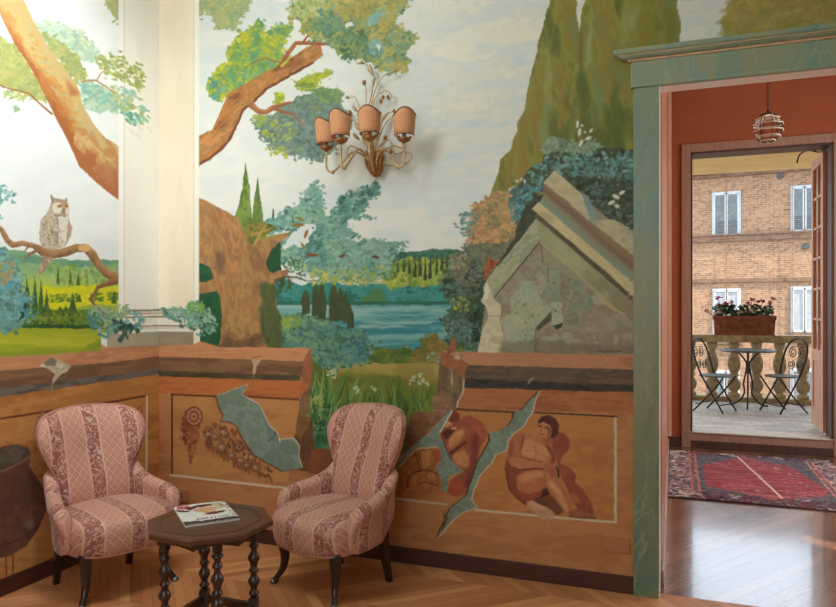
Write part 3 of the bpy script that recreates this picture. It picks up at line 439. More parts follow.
    fig([(160, 486), (182, 478), (210, 495), (250, 510), (276, 530), (282, 552), (250, 576), (215, 556), (195, 530), (165, 512)], Q, [(214, 164, 132), (200, 146, 116)]); L([Q(250, 556), Q(262, 570)], .6, (150, 100, 80)); L([Q(238, 560), Q(246, 574)], .6, (150, 100, 80))
    fig([(232, 198), (266, 192), (278, 226), (250, 240), (222, 224)], Q, [(166, 94, 66), (180, 108, 74)])
    fig([(205, 140), (225, 130), (252, 144), (268, 165), (264, 190), (246, 206), (224, 202), (208, 190), (202, 165)], Q, [(200, 132, 92), (210, 144, 102)], soft=.3); fig([(246, 160), (268, 165), (262, 192), (244, 206), (250, 184)], Q, [(160, 90, 64)], soft=.8)
    fig([(208, 138), (222, 114), (255, 108), (286, 124), (302, 155), (296, 186), (276, 208), (262, 204), (270, 172), (256, 150), (232, 136), (212, 146)], Q, [(84, 42, 38), (104, 54, 46)], soft=.3)
    L([Q(208, 156), Q(222, 158)], 1., (84, 46, 38)); L([Q(234, 162), Q(252, 166)], 1.1, (84, 46, 38)); L([Q(226, 158), Q(220, 178), Q(226, 182)], .7, (150, 88, 64)); L([Q(214, 190), Q(236, 194)], .9, (136, 62, 54)); L([Q(207, 152), Q(224, 153)], .6, (110, 64, 50)); L([Q(234, 156), Q(254, 160)], .6, (110, 64, 50))
    # little bird on the broken shelf
    P([(447, 357), (448, 348), (451, 341), (453.5, 336), (456.5, 339), (457, 346), (454.5, 352), (451, 353.5)], [(150, 96, 68), (164, 110, 76), (134, 84, 60)], jit=.2, ns=4); L([(449, 351), (446.5, 358)], [1.8, .9], (140, 78, 56)); P([(452, 355), (462, 354), (463, 360), (456, 358.5)], [(206, 176, 146), (150, 100, 74)], jit=.8)
    L([(528, 384), (530, 380), (533, 378)], [.7, 1.2, 1], (200, 180, 150))
    # parchment rags
    P([(251, 359), (257, 360), (262, 357), (260, 362), (257, 366), (255, 373), (253.5, 378), (253, 372), (253.5, 365)], [(206, 180, 140), (190, 164, 128)], jit=.3); L([(254, 374), (252, 388)], [1, .6], (150, 110, 80)); L([(252, 358), (262, 356)], 1, (140, 100, 66))
    # ============ pilaster, wall_back side
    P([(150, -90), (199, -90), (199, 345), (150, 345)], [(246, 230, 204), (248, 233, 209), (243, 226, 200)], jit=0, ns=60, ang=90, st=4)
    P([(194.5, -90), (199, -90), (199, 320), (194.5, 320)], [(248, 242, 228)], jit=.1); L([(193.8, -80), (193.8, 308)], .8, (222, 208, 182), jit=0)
    # ============ wall_left: sky, limb, owl
    P([(-70, -90), (124, -90), (124, 270), (-70, 270)], [(238, 239, 238), (244, 244, 242), (234, 236, 237)], jit=0, ns=60, st=2)
    F([(-60, 20), (2, 38), (14, 46), (28, 64), (44, 90), (52, 104), (40, 100), (20, 94), (4, 84), (-60, 80)], [(160, 168, 98), (176, 178, 104), (190, 188, 112), (150, 166, 110)], 300, (1.8, 3.6), seed=90, jit=3)
    D([(0, 86), (14, 92), (28, 96), (22, 102), (4, 98)], 46, (1.4, 2.8), [(150, 172, 120), (176, 186, 110)], seed=91); D([(12, 106), (20, 104), (20, 112), (14, 113)], 14, (1.3, 2.4), [(150, 176, 130)], seed=92)
    F([(36, 26), (48, 21), (62, 27), (78, 32), (92, 44), (100, 54), (96, 62), (84, 60), (62, 50), (42, 40)], [(206, 222, 200), (190, 212, 186), (176, 202, 176), (216, 222, 186)], 190, (1.8, 3.6), seed=93, jit=4)
    F([(40, 32), (56, 40), (72, 52), (82, 66), (86, 80), (76, 84), (60, 62)], [(176, 180, 102), (160, 172, 110), (188, 188, 116)], 150, (1.8, 3.4), seed=94, jit=3)
    F([(82, 82), (96, 84), (108, 92), (118, 96), (124, 108), (110, 112), (96, 110), (86, 108), (82, 96)], [(170, 206, 186), (150, 196, 176), (188, 210, 176), (206, 218, 190)], 190, (1.6, 3.6), seed=95, jit=3)
    L([(0, 85), (10, 89), (24, 92), (30, 94), (38, 102), (52, 114)], [2, 1.4, 1.6, 1.8, 1.8, 2.4], (160, 108, 66))
    limbL = [(-30, -90), (12, -90), (23, -2), (36, 26), (52, 52), (66, 70), (77, 84), (80, 92), (83, 106), (95, 126), (106, 138), (119, 147), (124, 150), (124, 204), (119, 200.5), (108, 191), (94, 180), (79, 166), (72, 150), (65, 135), (54, 115), (46, 98), (38, 81), (26, 61), (13, 41), (5, 25), (0, 14), (-20, -40)]
    P(limbL, [(176, 104, 56), (196, 124, 66), (206, 156, 92), (214, 182, 116), (206, 178, 118)], jit=.3, ns=10, ang=58, st=2, grad=((38, 84), (58, 70), .9))
    P([(80, 96), (83, 106), (95, 126), (106, 138), (124, 150), (124, 204), (100, 186), (79, 166), (72, 150)], [(180, 108, 62), (206, 150, 92), (212, 182, 122), (196, 136, 84), (206, 176, 118)], jit=.4, ns=9, ang=55, st=2, grad=((82, 160), (104, 134), 1.)); P([(90, 168), (102, 160), (119, 168), (119, 197), (109, 188), (97, 178)], [(176, 104, 66), (190, 122, 80)], jit=1.5, soft=3, alpha=.8)
    D([(22, 26), (34, 36), (58, 78), (72, 100), (84, 130), (78, 140), (66, 112), (50, 84), (28, 44)], 200, (1.4, 3.6), [(206, 200, 150), (190, 186, 146), (212, 150, 74), (180, 168, 120)], ang=(20, 70), seed=96, al=.6)
    P([(66, 78), (76, 86), (80, 96), (70, 98)], [(186, 112, 60)], jit=2, soft=2, alpha=.8)
    F([(104, -60), (118.5, -60), (118.5, 22), (112, 14), (106, 4)], [(186, 188, 130), (176, 180, 118)], 70, (1.6, 3), seed=97, jit=.6, base=True)
    D([(-10, 184), (4, 184), (18, 197), (14, 204), (-10, 206)], 70, (1.5, 3.2), [(96, 166, 160), (120, 184, 172), (74, 146, 140)], seed=98); D([(-6, 214), (4, 216), (2, 220), (-6, 220)], 14, (1.3, 2.6), [(120, 180, 170)], seed=99)
    # landscape on the left wall
    P([(-70, 246), (20, 250), (50, 258), (86, 261), (124, 259), (124, 360), (-70, 360)], [(132, 172, 130), (156, 190, 116), (178, 200, 90), (166, 188, 70), (150, 176, 60)], jit=1, ns=10, st=2, grad=((60, 256), (60, 320), .5))
    P([(-70, 246), (50, 258), (86, 261), (124, 259), (124, 265), (86, 267), (50, 265), (-70, 256)], [(96, 150, 128), (120, 166, 120)], jit=1)
    D([(46, 262), (112, 268), (108, 286), (50, 286)], 130, (1.8, 4), [(170, 192, 96), (144, 172, 78), (120, 156, 74), (186, 200, 120)], ang=(60, 120), seed=100, al=.6)
    P([(40, 288), (78, 286), (124, 286), (124, 308), (90, 304), (60, 312), (44, 308)], [(226, 218, 30), (210, 208, 40), (236, 222, 50)], jit=2, ns=6, st=2)
    D([(44, 294), (80, 294), (78, 302), (48, 302)], 50, (1.4, 3), [(120, 146, 46), (90, 124, 44), (150, 166, 50)], ang=(-10, 10), seed=101); D([(90, 294), (124, 292), (124, 300), (92, 302)], 50, (1.4, 3), [(120, 150, 46), (96, 130, 46)], ang=(-10, 10), seed=102)
    P([(20, 316), (60, 308), (100, 310), (112, 318), (112, 330), (20, 330)], [(104, 132, 40), (84, 112, 40), (120, 144, 46), (70, 100, 40)], jit=2, ns=7)
    D([(22, 314), (60, 308), (110, 314), (110, 327), (22, 328)], 150, (1.4, 3), [(90, 120, 44), (120, 146, 52), (66, 96, 44), (136, 152, 60)], ang=(50, 130), seed=103)
    for x, y0, y1, w in [(27, 274, 312, 7), (35, 276, 314, 7), (41, 279, 314, 6), (46.5, 290, 312, 6), (72.5, 291, 313, 7.5), (66, 304, 313, 5), (20, 280, 312, 9), (79, 294, 302, 6), (58, 266, 284, 3), (70, 268, 284, 3), (78, 272, 286, 4), (114, 290, 304, 5)]:
        P([(x-w/2, y1), (x-w*.3, y0+(y1-y0)*.5), (x, y0), (x+w*.3, y0+(y1-y0)*.5), (x+w/2, y1)], [(64, 100, 52), (84, 116, 50), (56, 90, 56)], jit=.7, ns=5)
    P([(22, 326), (40, 324), (100, 326), (114, 327), (114, 330), (22, 331)], [(46, 82, 46), (60, 96, 50)], jit=1)
    P([(-70, 328), (116, 329), (116, 351), (60, 354), (0, 358), (-70, 360)], [(166, 176, 46), (182, 186, 46), (194, 196, 56), (172, 180, 44), (150, 168, 50)], jit=.8, ns=10, st=6, grad=((50, 328), (50, 356), .8))
    P([(84, 350), (96, 340), (116, 336), (116, 352)], [(110, 140, 46), (124, 148, 50)], jit=2, alpha=.7, soft=2)
    # blue foliage, left edge
    F([(-60, 252), (4, 250), (16, 262), (22, 276), (18, 290), (34, 300), (20, 306), (28, 322), (12, 330), (-60, 336)], [(92, 132, 116), (110, 158, 150), (130, 184, 184), (96, 160, 172)], 480, (1.8, 4), seed=104, jit=4, ang=(0, 50))
    D([(-4, 262), (14, 262), (18, 276), (4, 284), (-4, 280)], 44, (1.6, 3.2), [(196, 142, 74), (180, 150, 90), (160, 160, 100)], seed=105, al=.8)
    D([(24, 304), (40, 312), (34, 320), (20, 318)], 30, (1.6, 3.2), [(48, 80, 64), (84, 150, 156)], seed=106)
    # branch and owl
    L([(-6, 224), (2, 230), (7, 240), (13, 245), (22, 243), (34, 246), (42, 251), (54, 254), (66, 252), (76, 248), (86, 248), (92, 254), (98, 264), (106, 273), (116, 278), (124, 279)], [5, 5, 5.5, 6, 5, 5.4, 9, 9, 9, 8, 8, 9, 8, 8, 10, 11], (186, 142, 96), (134, 94, 60))
    L([(38, 250), (30, 254), (24, 259)], [3.4, 2.6, .8], (150, 110, 76)); L([(28, 247), (24, 252)], [2, 1], (150, 110, 76)); P([(79, 245.5), (88, 245), (91, 250), (86, 252), (79, 249)], [(226, 180, 116)], jit=1)
    L([(116, 281), (106, 284), (98, 287), (94, 294), (90, 299), (96, 307), (104, 313), (109, 318)], [7, 5, 3.6, 3.4, 3, 2.6, 2.4, 1.2], (170, 118, 84), (130, 86, 60)); L([(96, 305), (93, 313)], [2, .8], (190, 110, 60))
    P([(43, 255), (53, 257), (49, 264), (44, 272), (40, 275), (38.5, 272), (41, 262)], [(190, 156, 128), (166, 132, 108), (206, 176, 150)], jit=.4, ns=4, ang=70, st=3)
    P([(51, 204), (47, 213), (41, 220), (39, 232), (40, 243), (44, 248), (50, 249.5), (60, 249.5), (66, 245), (71, 234), (71.5, 228), (69, 218), (68, 208), (58, 202)], [(190, 172, 146), (206, 190, 166), (176, 156, 130)], jit=.3, ns=5)
    P([(58, 215), (68, 216), (70, 226), (67, 240), (62, 248.5), (57, 248.5), (58, 232)], [(222, 212, 196), (234, 226, 212), (206, 190, 170)], jit=.4, ns=4); P([(68, 220), (72, 227), (71, 236), (66, 245), (67, 234)], [(186, 160, 134)], jit=.3); L([(57, 216), (58.5, 230), (57.5, 245)], 1, (150, 124, 100))
    for k in range(70):
        x = r.uniform(41, 57); y = r.uniform(215, 246)
        c.dab(x, y, 1.3, .55, math.radians(70+r.uniform(-25, 25)), (110, 92, 72) if k % 2 else (228, 216, 196), .85)
    P([(50.3, 194), (54, 198), (58, 198.5), (64, 199.5), (68, 197), (67.5, 202), (69, 208), (66, 215), (57, 216), (52, 212), (50.5, 205), (52, 200)], [(176, 148, 120), (190, 164, 136)], jit=.3, ns=4)
    P([(53, 203), (60, 202), (62, 208), (60, 214), (54, 213), (52, 208)], [(232, 222, 206)], jit=.3); P([(65, 204), (69.5, 206), (69.5, 212), (66, 215), (64, 210)], [(228, 216, 200)], jit=.3)
    for x in (59.3, 66.2): c.dab(x, 206.2, 2.3, 1.9, 0, (150, 110, 70)); c.dab(x, 206.2, 1.8, 1.5, 0, (226, 150, 40)); c.dab(x+.3, 206, .8, .8, 0, (40, 28, 18))
    P([(63, 208), (65.5, 208), (64.8, 214), (64, 215.5), (63.2, 213)], [(150, 130, 76), (110, 92, 56)], jit=.2); L([(51, 195), (52.5, 203)], .9, (110, 84, 60)); L([(55, 215.6), (66, 216)], .7, (120, 98, 76))
    D([(60, 236), (64, 236), (63, 248), (58, 247)], 12, (.9, 1.6), [(150, 130, 110), (180, 160, 140)], seed=107)
    # ============ pilaster, wall_left side, base mouldings
    P([(118.5, -90), (159, -90), (159, 345), (118.5, 345)], [(247, 240, 230), (249, 243, 234), (244, 236, 224)], jit=0, ns=60, ang=90, st=4)
    P([(118.5, -90), (124, -90), (124, 320), (118.5, 320)], [(250, 247, 240)], jit=.1); L([(124.4, -80), (124.4, 310)], .8, (226, 216, 198), jit=0)
    def base(x0, x1, y0, y1, col, t=0):     # straight moulding courses on both sides of the corner
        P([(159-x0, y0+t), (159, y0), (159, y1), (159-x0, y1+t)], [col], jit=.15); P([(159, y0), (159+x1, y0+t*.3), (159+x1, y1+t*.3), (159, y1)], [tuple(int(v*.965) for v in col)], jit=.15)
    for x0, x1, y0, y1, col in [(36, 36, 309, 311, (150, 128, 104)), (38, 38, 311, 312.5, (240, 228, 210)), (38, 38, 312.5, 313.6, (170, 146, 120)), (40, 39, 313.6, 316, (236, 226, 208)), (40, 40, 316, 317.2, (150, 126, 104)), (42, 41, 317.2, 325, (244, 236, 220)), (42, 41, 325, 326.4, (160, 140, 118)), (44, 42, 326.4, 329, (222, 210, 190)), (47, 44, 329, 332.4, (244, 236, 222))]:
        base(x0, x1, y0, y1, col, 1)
    P([(107, 334), (159, 331.6), (159, 345.6), (107, 347.5)], [(176, 162, 138), (186, 172, 148)], jit=.2, ns=10); P([(101, 332.5), (107, 334), (107, 347.5), (101, 344)], [(246, 240, 228)], jit=.2)
    P([(159, 331.6), (193.5, 331.6), (193.5, 344.8), (159, 345.6)], [(164, 146, 120), (152, 134, 110)], jit=.2, ns=10); P([(193.5, 331.6), (200, 331), (200, 341), (193.5, 344.8)], [(240, 228, 208)], jit=.2)
    # parapet on the left wall
    P([(-70, 376), (0, 370), (120, 361), (159, 355.4), (159, 374), (0, 396), (-70, 404)], [(134, 96, 70), (148, 106, 76), (122, 88, 66)], jit=.4, ns=10, st=5, ang=-7)
    P([(-70, 362), (0, 357), (60, 353.5), (101, 350.5), (101, 344), (107, 347.5), (159, 345.6), (159, 356), (120, 361.5), (0, 370.8), (-70, 376)], [(206, 140, 98), (216, 152, 108), (198, 130, 90)], jit=.5, ns=10, st=4, ang=-5)
    P([(159, 345.4), (193.5, 344.6), (200, 341), (219, 347), (214, 352), (159, 352)], [(214, 148, 106), (204, 138, 96)], jit=.4, ns=8, st=3)
    P([(-70, 404), (0, 394), (159, 372.5), (159, 640), (-70, 640)], [(190, 124, 66), (204, 138, 76), (180, 114, 60)], jit=.3, ns=22, st=3, ang=-8)
    P([(-70, 398), (0, 389.5), (100, 376), (159, 369.5), (159, 374.5), (100, 382.5), (0, 397), (-70, 406)], [(106, 96, 90), (122, 112, 104), (92, 80, 72)], jit=.6, ns=7, st=4, ang=-8)
    P([(-70, 430), (0, 420), (147, 396), (146, 560), (-70, 620)], [(196, 132, 72), (206, 144, 82), (186, 120, 64)], jit=.2, ns=16, st=2)
    L([(-70, 429), (0, 418.8), (60, 409.6), (120, 400.6), (148, 395.5)], 1.8, (98, 44, 30), jit=.2); L([(147, 396), (146.5, 480), (146, 545)], 2.2, (226, 202, 172), jit=.2)
    L([(137, 411), (138, 407), (141, 407), (142, 411), (139, 414), (141, 419), (142, 424)], 1.1, (140, 92, 60))
    P([(52, 356.5), (58, 360), (64, 362), (71, 365.5), (67, 372), (62, 374), (57, 379), (52.5, 384), (52, 380), (55, 374), (46, 367.5), (38, 366.5), (44, 363)], [(206, 190, 162), (190, 172, 146), (220, 206, 180)], jit=.4, ns=6)
    P([(52, 356.5), (57, 360), (55, 366), (47, 366), (44, 363)], [(120, 108, 88), (140, 126, 104)], jit=.6); L([(52.5, 384), (50, 394), (48, 403), (44, 411), (39, 416), (35, 428)], [1.8, 1, 1, .9, 1.3, 1.4], (166, 128, 92))
    # painted urn
    P([(-60, 452), (0, 447), (14, 444.5), (27, 446), (31, 452), (30, 466), (37, 478), (46, 492), (46, 510), (38, 530), (26, 546), (10, 556), (-60, 570)], [(112, 72, 58), (102, 66, 54), (122, 82, 66), (106, 68, 58)], jit=.4, ns=24, ang=80, st=2)
    P([(-60, 455), (0, 449), (14, 446.5), (26, 448), (29, 453), (22, 460), (0, 470), (-60, 480)], [(110, 98, 84), (96, 82, 70), (84, 66, 56)], jit=.5); L([(-20, 478), (0, 472), (18, 464), (30, 457)], 2.4, (140, 104, 84), jit=.4)
    P([(24, 525), (32, 518), (36, 524), (30, 532)], [(146, 124, 106)], jit=2, alpha=.6, soft=2); L([(-10, 548), (10, 543), (26, 536), (40, 524)], 1, (70, 48, 40))
    for x in (6, 13): L([(x, 556), (x, 575)], 1.6, (130, 82, 52))
    # ivy on both sides of the pilaster base
    ivy = [(100, 160, 158), (124, 178, 172), (84, 142, 140), (150, 186, 160)]
    D([(84, 312), (100, 304), (112, 312), (124, 308), (140, 310), (146, 320), (142, 330), (124, 330), (104, 338), (92, 330)], 190, (1.7, 3.4), ivy, seed=108, ang=(0, 90)); D([(98, 320), (112, 306), (126, 302), (132, 312), (120, 322), (108, 332)], 60, (1.5, 2.8), [(150, 176, 120), (170, 186, 140)], seed=109)
    D([(112, 320), (126, 322), (140, 330), (134, 336), (118, 342), (112, 334)], 46, (2, 3.4), [(52, 84, 68), (66, 104, 84), (44, 72, 58)], seed=110, ang=(20, 100))
    D([(160, 309), (184, 308), (196, 300), (210, 308), (218, 322), (214, 334), (198, 336), (186, 324), (166, 318)], 230, (1.6, 3.2), [(104, 152, 138), (128, 172, 152), (86, 132, 116), (150, 182, 150)], seed=111, ang=(0, 90))
    D([(188, 302), (204, 302), (204, 312), (190, 314)], 40, (1.5, 2.8), [(120, 170, 80), (140, 180, 100)], seed=112); D([(176, 318), (206, 326), (204, 336), (180, 328)], 16, (1.2, 2.2), [(60, 84, 70)], seed=113)
    # leaves of the limb that run over the pilaster
    F([(96, 58), (108, 53), (122, 58), (136, 64), (146, 76), (142, 90), (132, 84), (120, 80), (108, 76), (98, 66)], [(176, 180, 92), (190, 190, 104), (160, 172, 96), (206, 206, 130)], 120, (1.6, 3.4), seed=114, jit=3, ang=(10, 50), base=False)
    D([(114, 98), (130, 102), (146, 108), (154, 118), (146, 122), (134, 126), (124, 118)], 80, (1.8, 3.6), [(120, 186, 166), (96, 164, 142), (150, 200, 176), (170, 190, 120)], seed=115, ang=(20, 60)); D([(106, 84), (130, 88), (144, 100), (126, 106), (110, 98)], 70, (1.6, 3.4), [(176, 206, 176), (196, 200, 130), (150, 196, 176)], seed=116, ang=(10, 50), al=.8)
    L([(82, 82), (90, 80), (97, 81), (108, 88), (116, 94)], [1.6, 1.6, 1.6, 1.2, .8], (190, 130, 84)); L([(97, 80), (101, 73), (107, 69)], [1.4, 1, .8], (190, 140, 96))
    for (x, y) in [(132, 132), (140, 128), (150, 130), (138, 136)]: c.dab(x, y, 5, 1.4, .9, (236, 214, 192), .5)
    g = c.a.mean(-1, keepdims=True); c.a = g+(c.a-g)*.96; c.a = c.a*np.array([.995, 1.005, 1.], np.float32)
    c.a = np.clip(c.a+(c.lat[np.arange(c.H)[:, None] % 256, np.arange(c.W)[None] % 256][..., None]-.5)*.018, 0, 1)
    return c
# ---------------------------------------------------------------- mesh kit
class MB:
    def __init__(s): s.v = []; s.f = []; s.uv = []; s.smooth = []
    def add(s, vs, fs, smooth=True, uv=None):
        b = len(s.v); s.v += [tuple(p) for p in vs]; s.f += [tuple(i+b for i in f) for f in fs]
        s.uv += list(uv) if uv is not None else [(p[0], p[2]) for p in vs]; s.smooth += [smooth]*len(fs); return s
    def box(s, x0, x1, y0, y1, z0, z1):
        v = [(x, y, z) for z in (z0, z1) for y in (y0, y1) for x in (x0, x1)]
        return s.add(v, [(0, 2, 3, 1), (4, 5, 7, 6), (0, 1, 5, 4), (2, 6, 7, 3), (0, 4, 6, 2), (1, 3, 7, 5)], False)
    def obox(s, c, hx, hy, hz, M=None):
        v = [Vector((x*hx, y*hy, z*hz)) for z in (-1, 1) for y in (-1, 1) for x in (-1, 1)]
        if M is not None: v = [M @ p for p in v]
        return s.add([p+Vector(c) for p in v], [(0, 2, 3, 1), (4, 5, 7, 6), (0, 1, 5, 4), (2, 6, 7, 3), (0, 4, 6, 2), (1, 3, 7, 5)], False)
    def bar(s, a, b, w, h):
        a, b = Vector(a), Vector(b); d = b-a
        M = d.to_track_quat('X', 'Z').to_matrix(); return s.obox((a+b)/2, d.length/2, w/2, h/2, M)
    def loft(s, rings, cap0=True, cap1=True, smooth=True, uvs=None, closed=True):
        n = len(rings[0]); vs = [p for r in rings for p in r]; fs = []
        for i in range(len(rings)-1):
            for j in range(n if closed else n-1):
                k = (j+1) % n; fs.append((i*n+j, i*n+k, (i+1)*n+k, (i+1)*n+j))
        if cap0: fs.append(tuple(range(n-1, -1, -1)))
        if cap1: fs.append(tuple((len(rings)-1)*n+j for j in range(n)))
        return s.add(vs, fs, smooth, None if uvs is None else [q for r in uvs for q in r])
    def tube(s, pts, r, n=8, flat=1.):
        pts = [Vector(p) for p in pts]; m = len(pts)
        if not isinstance(r, (list, tuple)): r = [r]*m
        t = [(pts[min(i+1, m-1)]-pts[max(i-1, 0)]).normalized() for i in range(m)]
        up = Vector((0, 0, 1)) if abs(t[0].z) < .9 else Vector((1, 0, 0))
        a = t[0].cross(up).normalized(); rings = []
        for i in range(m):
            a = (a-t[i]*a.dot(t[i])).normalized(); b = t[i].cross(a)
            rings.append([pts[i]+a*math.cos(2*math.pi*k/n)*r[i]+b*math.sin(2*math.pi*k/n)*r[i]*flat for k in range(n)])
        return s.loft(rings)
    def lathe(s, prof, n=16, c=(0, 0, 0), smooth=True):
        c = Vector(c)
        return s.loft([[c+Vector((r*math.cos(2*math.pi*k/n), r*math.sin(2*math.pi*k/n), z)) for k in range(n)] for r, z in prof], smooth=smooth)
    def ball(s, c, r, n=10, sz=1.):
        return s.lathe([(max(1e-4, r*math.sin(math.pi*i/(n//2+2))), -r*sz*math.cos(math.pi*i/(n//2+2))) for i in range(n//2+3)], n, c)
    def prism(s, poly, z0, z1):
        n = len(poly); return s.loft([[Vector((x, y, z0)) for x, y in poly], [Vector((x, y, z1)) for x, y in poly]], smooth=False)
    def build(s, name, mat, parent=None, bevel=0, seg=2, loc=None, rz=0, sub=0):
        me = bpy.data.meshes.new(name); me.from_pydata([tuple(p) for p in s.v], [], s.f)
        me.polygons.foreach_set('use_smooth', s.smooth)
        ul = me.uv_layers.new(name='UVMap'); li = np.empty(len(me.loops), int); me.loops.foreach_get('vertex_index', li)
        ul.data.foreach_set('uv', np.array(s.uv, np.float32)[li].ravel())
        bm = bmesh.new(); bm.from_mesh(me); bmesh.ops.recalc_face_normals(bm, faces=bm.faces); bm.to_mesh(me); bm.free()
        me.materials.append(mat); o = bpy.data.objects.new(name, me); COL.objects.link(o)
        if parent is not None: o.parent = parent
        if loc is not None: o.location = loc; o.rotation_euler.z = rz
        if bevel:
            m = o.modifiers.new('bevel', 'BEVEL'); m.width = bevel; m.segments = seg; m.limit_method = 'ANGLE'; m.angle_limit = .7
        if sub:
            m = o.modifiers.new('subdiv', 'SUBSURF'); m.levels = sub; m.render_levels = sub
        return o
def tag(o, label=None, cat=None, group=None, kind=None):
    for k, v in (('label', label), ('category', cat), ('group', group), ('kind', kind)):
        if v: o[k] = v
    return o
def thing(name, label, cat, loc=(0, 0, 0), rz=0, group=None):
    o = bpy.data.objects.new(name, None); COL.objects.link(o); o.location = loc; o.rotation_euler.z = rz; o.empty_display_size = .1
    return tag(o, label, cat, group)
def kids(o): return [c for c in bpy.data.objects if c.parent == o]
def copy_tree(o, parent=None):
    src = kids(o); c = o.copy(); COL.objects.link(c)
    if parent is not None: c.parent = parent
    for ch in src: copy_tree(ch, c)
    return c
def spline(pts, n=8):
    """smooth path through points (Catmull-Rom)"""
    P = [Vector(p) for p in pts]; P = [P[0]*2-P[1]]+P+[P[-1]*2-P[-2]]; out = []
    for i in range(1, len(P)-2):
        for k in range(n):
            t = k/n; a, b, c, d = P[i-1], P[i], P[i+1], P[i+2]
            out.append(.5*((2*b)+(c-a)*t+(2*a-5*b+4*c-d)*t*t+(3*b-a-3*c+d)*t**3))
    return out+[P[-2]]
def interp(x, pts):
    xs = [p[0] for p in pts]; return float(np.interp(x, xs, [p[1] for p in pts]))

# ---------------------------------------------------------------- procedural materials
class NT:
    def __init__(s, name):
        s.m = bpy.data.materials.new(name); s.m.use_nodes = True; s.t = s.m.node_tree; s.b = s.t.nodes['Principled BSDF']
    def n(s, kind, **kw):
        nd = s.t.nodes.new(kind)
        for k, v in kw.items():
            if k.startswith('i_'):
                key = k[2:]; key = int(key) if key.isdigit() else key.replace('_', ' ')
                s.put(v, nd.inputs[key])
            else: setattr(nd, k, v)
        return nd
    def put(s, v, sock):
        if isinstance(v, bpy.types.NodeSocket): s.t.links.new(v, sock)
        elif isinstance(v, bpy.types.Node): s.t.links.new(v.outputs[0], sock)
        else:
            try: sock.default_value = v
            except Exception: sock.default_value = v[:3]
    def math(s, op, a, b=None, c=None):
        nd = s.n('ShaderNodeMath', operation=op)
        for i, v in enumerate((a, b, c)):
            if v is not None: s.put(v, nd.inputs[i])
        return nd.outputs[0]
    def mix(s, f, a, b, mode='MIX'):
        nd = s.n('ShaderNodeMix', data_type='RGBA', blend_type=mode); s.put(f, nd.inputs[0]); s.put(a, nd.inputs[6]); s.put(b, nd.inputs[7]); return nd.outputs[2]
    def ramp(s, f, stops):
        nd = s.n('ShaderNodeValToRGB'); cr = nd.color_ramp
        while len(cr.elements) < len(stops): cr.elements.new(.5)
        for e, (p, c) in zip(cr.elements, stops): e.position = p; e.color = c
        s.put(f, nd.inputs[0]); return nd.outputs[0]
    def coord(s, kind='Object', scale=None, rot=None):
        c = s.n('ShaderNodeTexCoord').outputs[kind]
        if scale or rot:
            mp = s.n('ShaderNodeMapping'); s.t.links.new(c, mp.inputs[0])
            if scale: mp.inputs['Scale'].default_value = scale
            if rot: mp.inputs['Rotation'].default_value = rot
            c = mp.outputs[0]
        return c
    def noise(s, vec, scale, detail=3, rough=.55, dist=0):
        nd = s.n('ShaderNodeTexNoise'); s.put(vec, nd.inputs['Vector']); nd.inputs['Scale'].default_value = scale
        nd.inputs['Detail'].default_value = detail; nd.inputs['Roughness'].default_value = rough; nd.inputs['Distortion'].default_value = dist
        return nd.outputs[0]
    def bump(s, h, strength=.2, dist=.01):
        nd = s.n('ShaderNodeBump'); s.put(h, nd.inputs['Height']); nd.inputs['Strength'].default_value = strength; nd.inputs['Distance'].default_value = dist
        s.t.links.new(nd.outputs[0], s.b.inputs['Normal'])
    def out(s, col, rough=.5, metal=0, spec=None, coat=0):
        s.put(col, s.b.inputs['Base Color']); s.put(rough, s.b.inputs['Roughness']); s.put(metal, s.b.inputs['Metallic'])
        if spec is not None: s.put(spec, s.b.inputs['Specular IOR Level'])
        if coat: s.b.inputs['Coat Weight'].default_value = coat; s.b.inputs['Coat Roughness'].default_value = .08
        return s.m
def plain(name, c1, c2=None, scale=8, rough=.5, metal=0, bump=0, stretch=None, coat=0, spec=None):
    N = NT(name); c2 = c2 or tuple(v*.85 for v in c1); co = N.coord('Object', stretch)
    f = N.noise(co, scale); m = N.mix(N.ramp(f, [(.3, (0, 0, 0, 1)), (.7, (1, 1, 1, 1))]), rgb(*c1), rgb(*c2))
    if bump: N.bump(f, bump)
    return N.out(m, rough, metal, spec, coat)
def painted(name, rough=.6, bump=.06, spec=.3):
    N = NT(name); a = N.n('ShaderNodeAttribute', attribute_name='paint'); f = N.noise(N.coord('Object'), 60, 4)
    N.bump(f, bump, .004); return N.out(a.outputs['Color'], rough, 0, spec)
def grid_mesh(name, mat, P, colour):
    """P: rows x cols x 3 points; colour: rows x cols x 3 sRGB -> one mesh with a 'paint' colour attribute"""
    h, w = P.shape[:2]; me = bpy.data.meshes.new(name)
    idx = np.arange(h*w).reshape(h, w); q = np.stack([idx[:-1, :-1], idx[:-1, 1:], idx[1:, 1:], idx[1:, :-1]], -1).reshape(-1, 4)
    me.vertices.add(h*w); me.vertices.foreach_set('co', P.astype(np.float32).ravel())
    me.loops.add(q.size); me.loops.foreach_set('vertex_index', q.ravel().astype(np.int32))
    me.polygons.add(len(q)); me.polygons.foreach_set('loop_start', np.arange(0, q.size, 4, dtype=np.int32)); me.polygons.foreach_set('loop_total', np.full(len(q), 4, np.int32))
    me.update(calc_edges=True); me.validate()
    at = me.color_attributes.new('paint', 'FLOAT_COLOR', 'POINT')
    c = np.ones((h*w, 4), np.float32); c[:, :3] = lin(colour.reshape(-1, 3)); at.data.foreach_set('color', c.ravel())
    me.materials.append(mat); return me
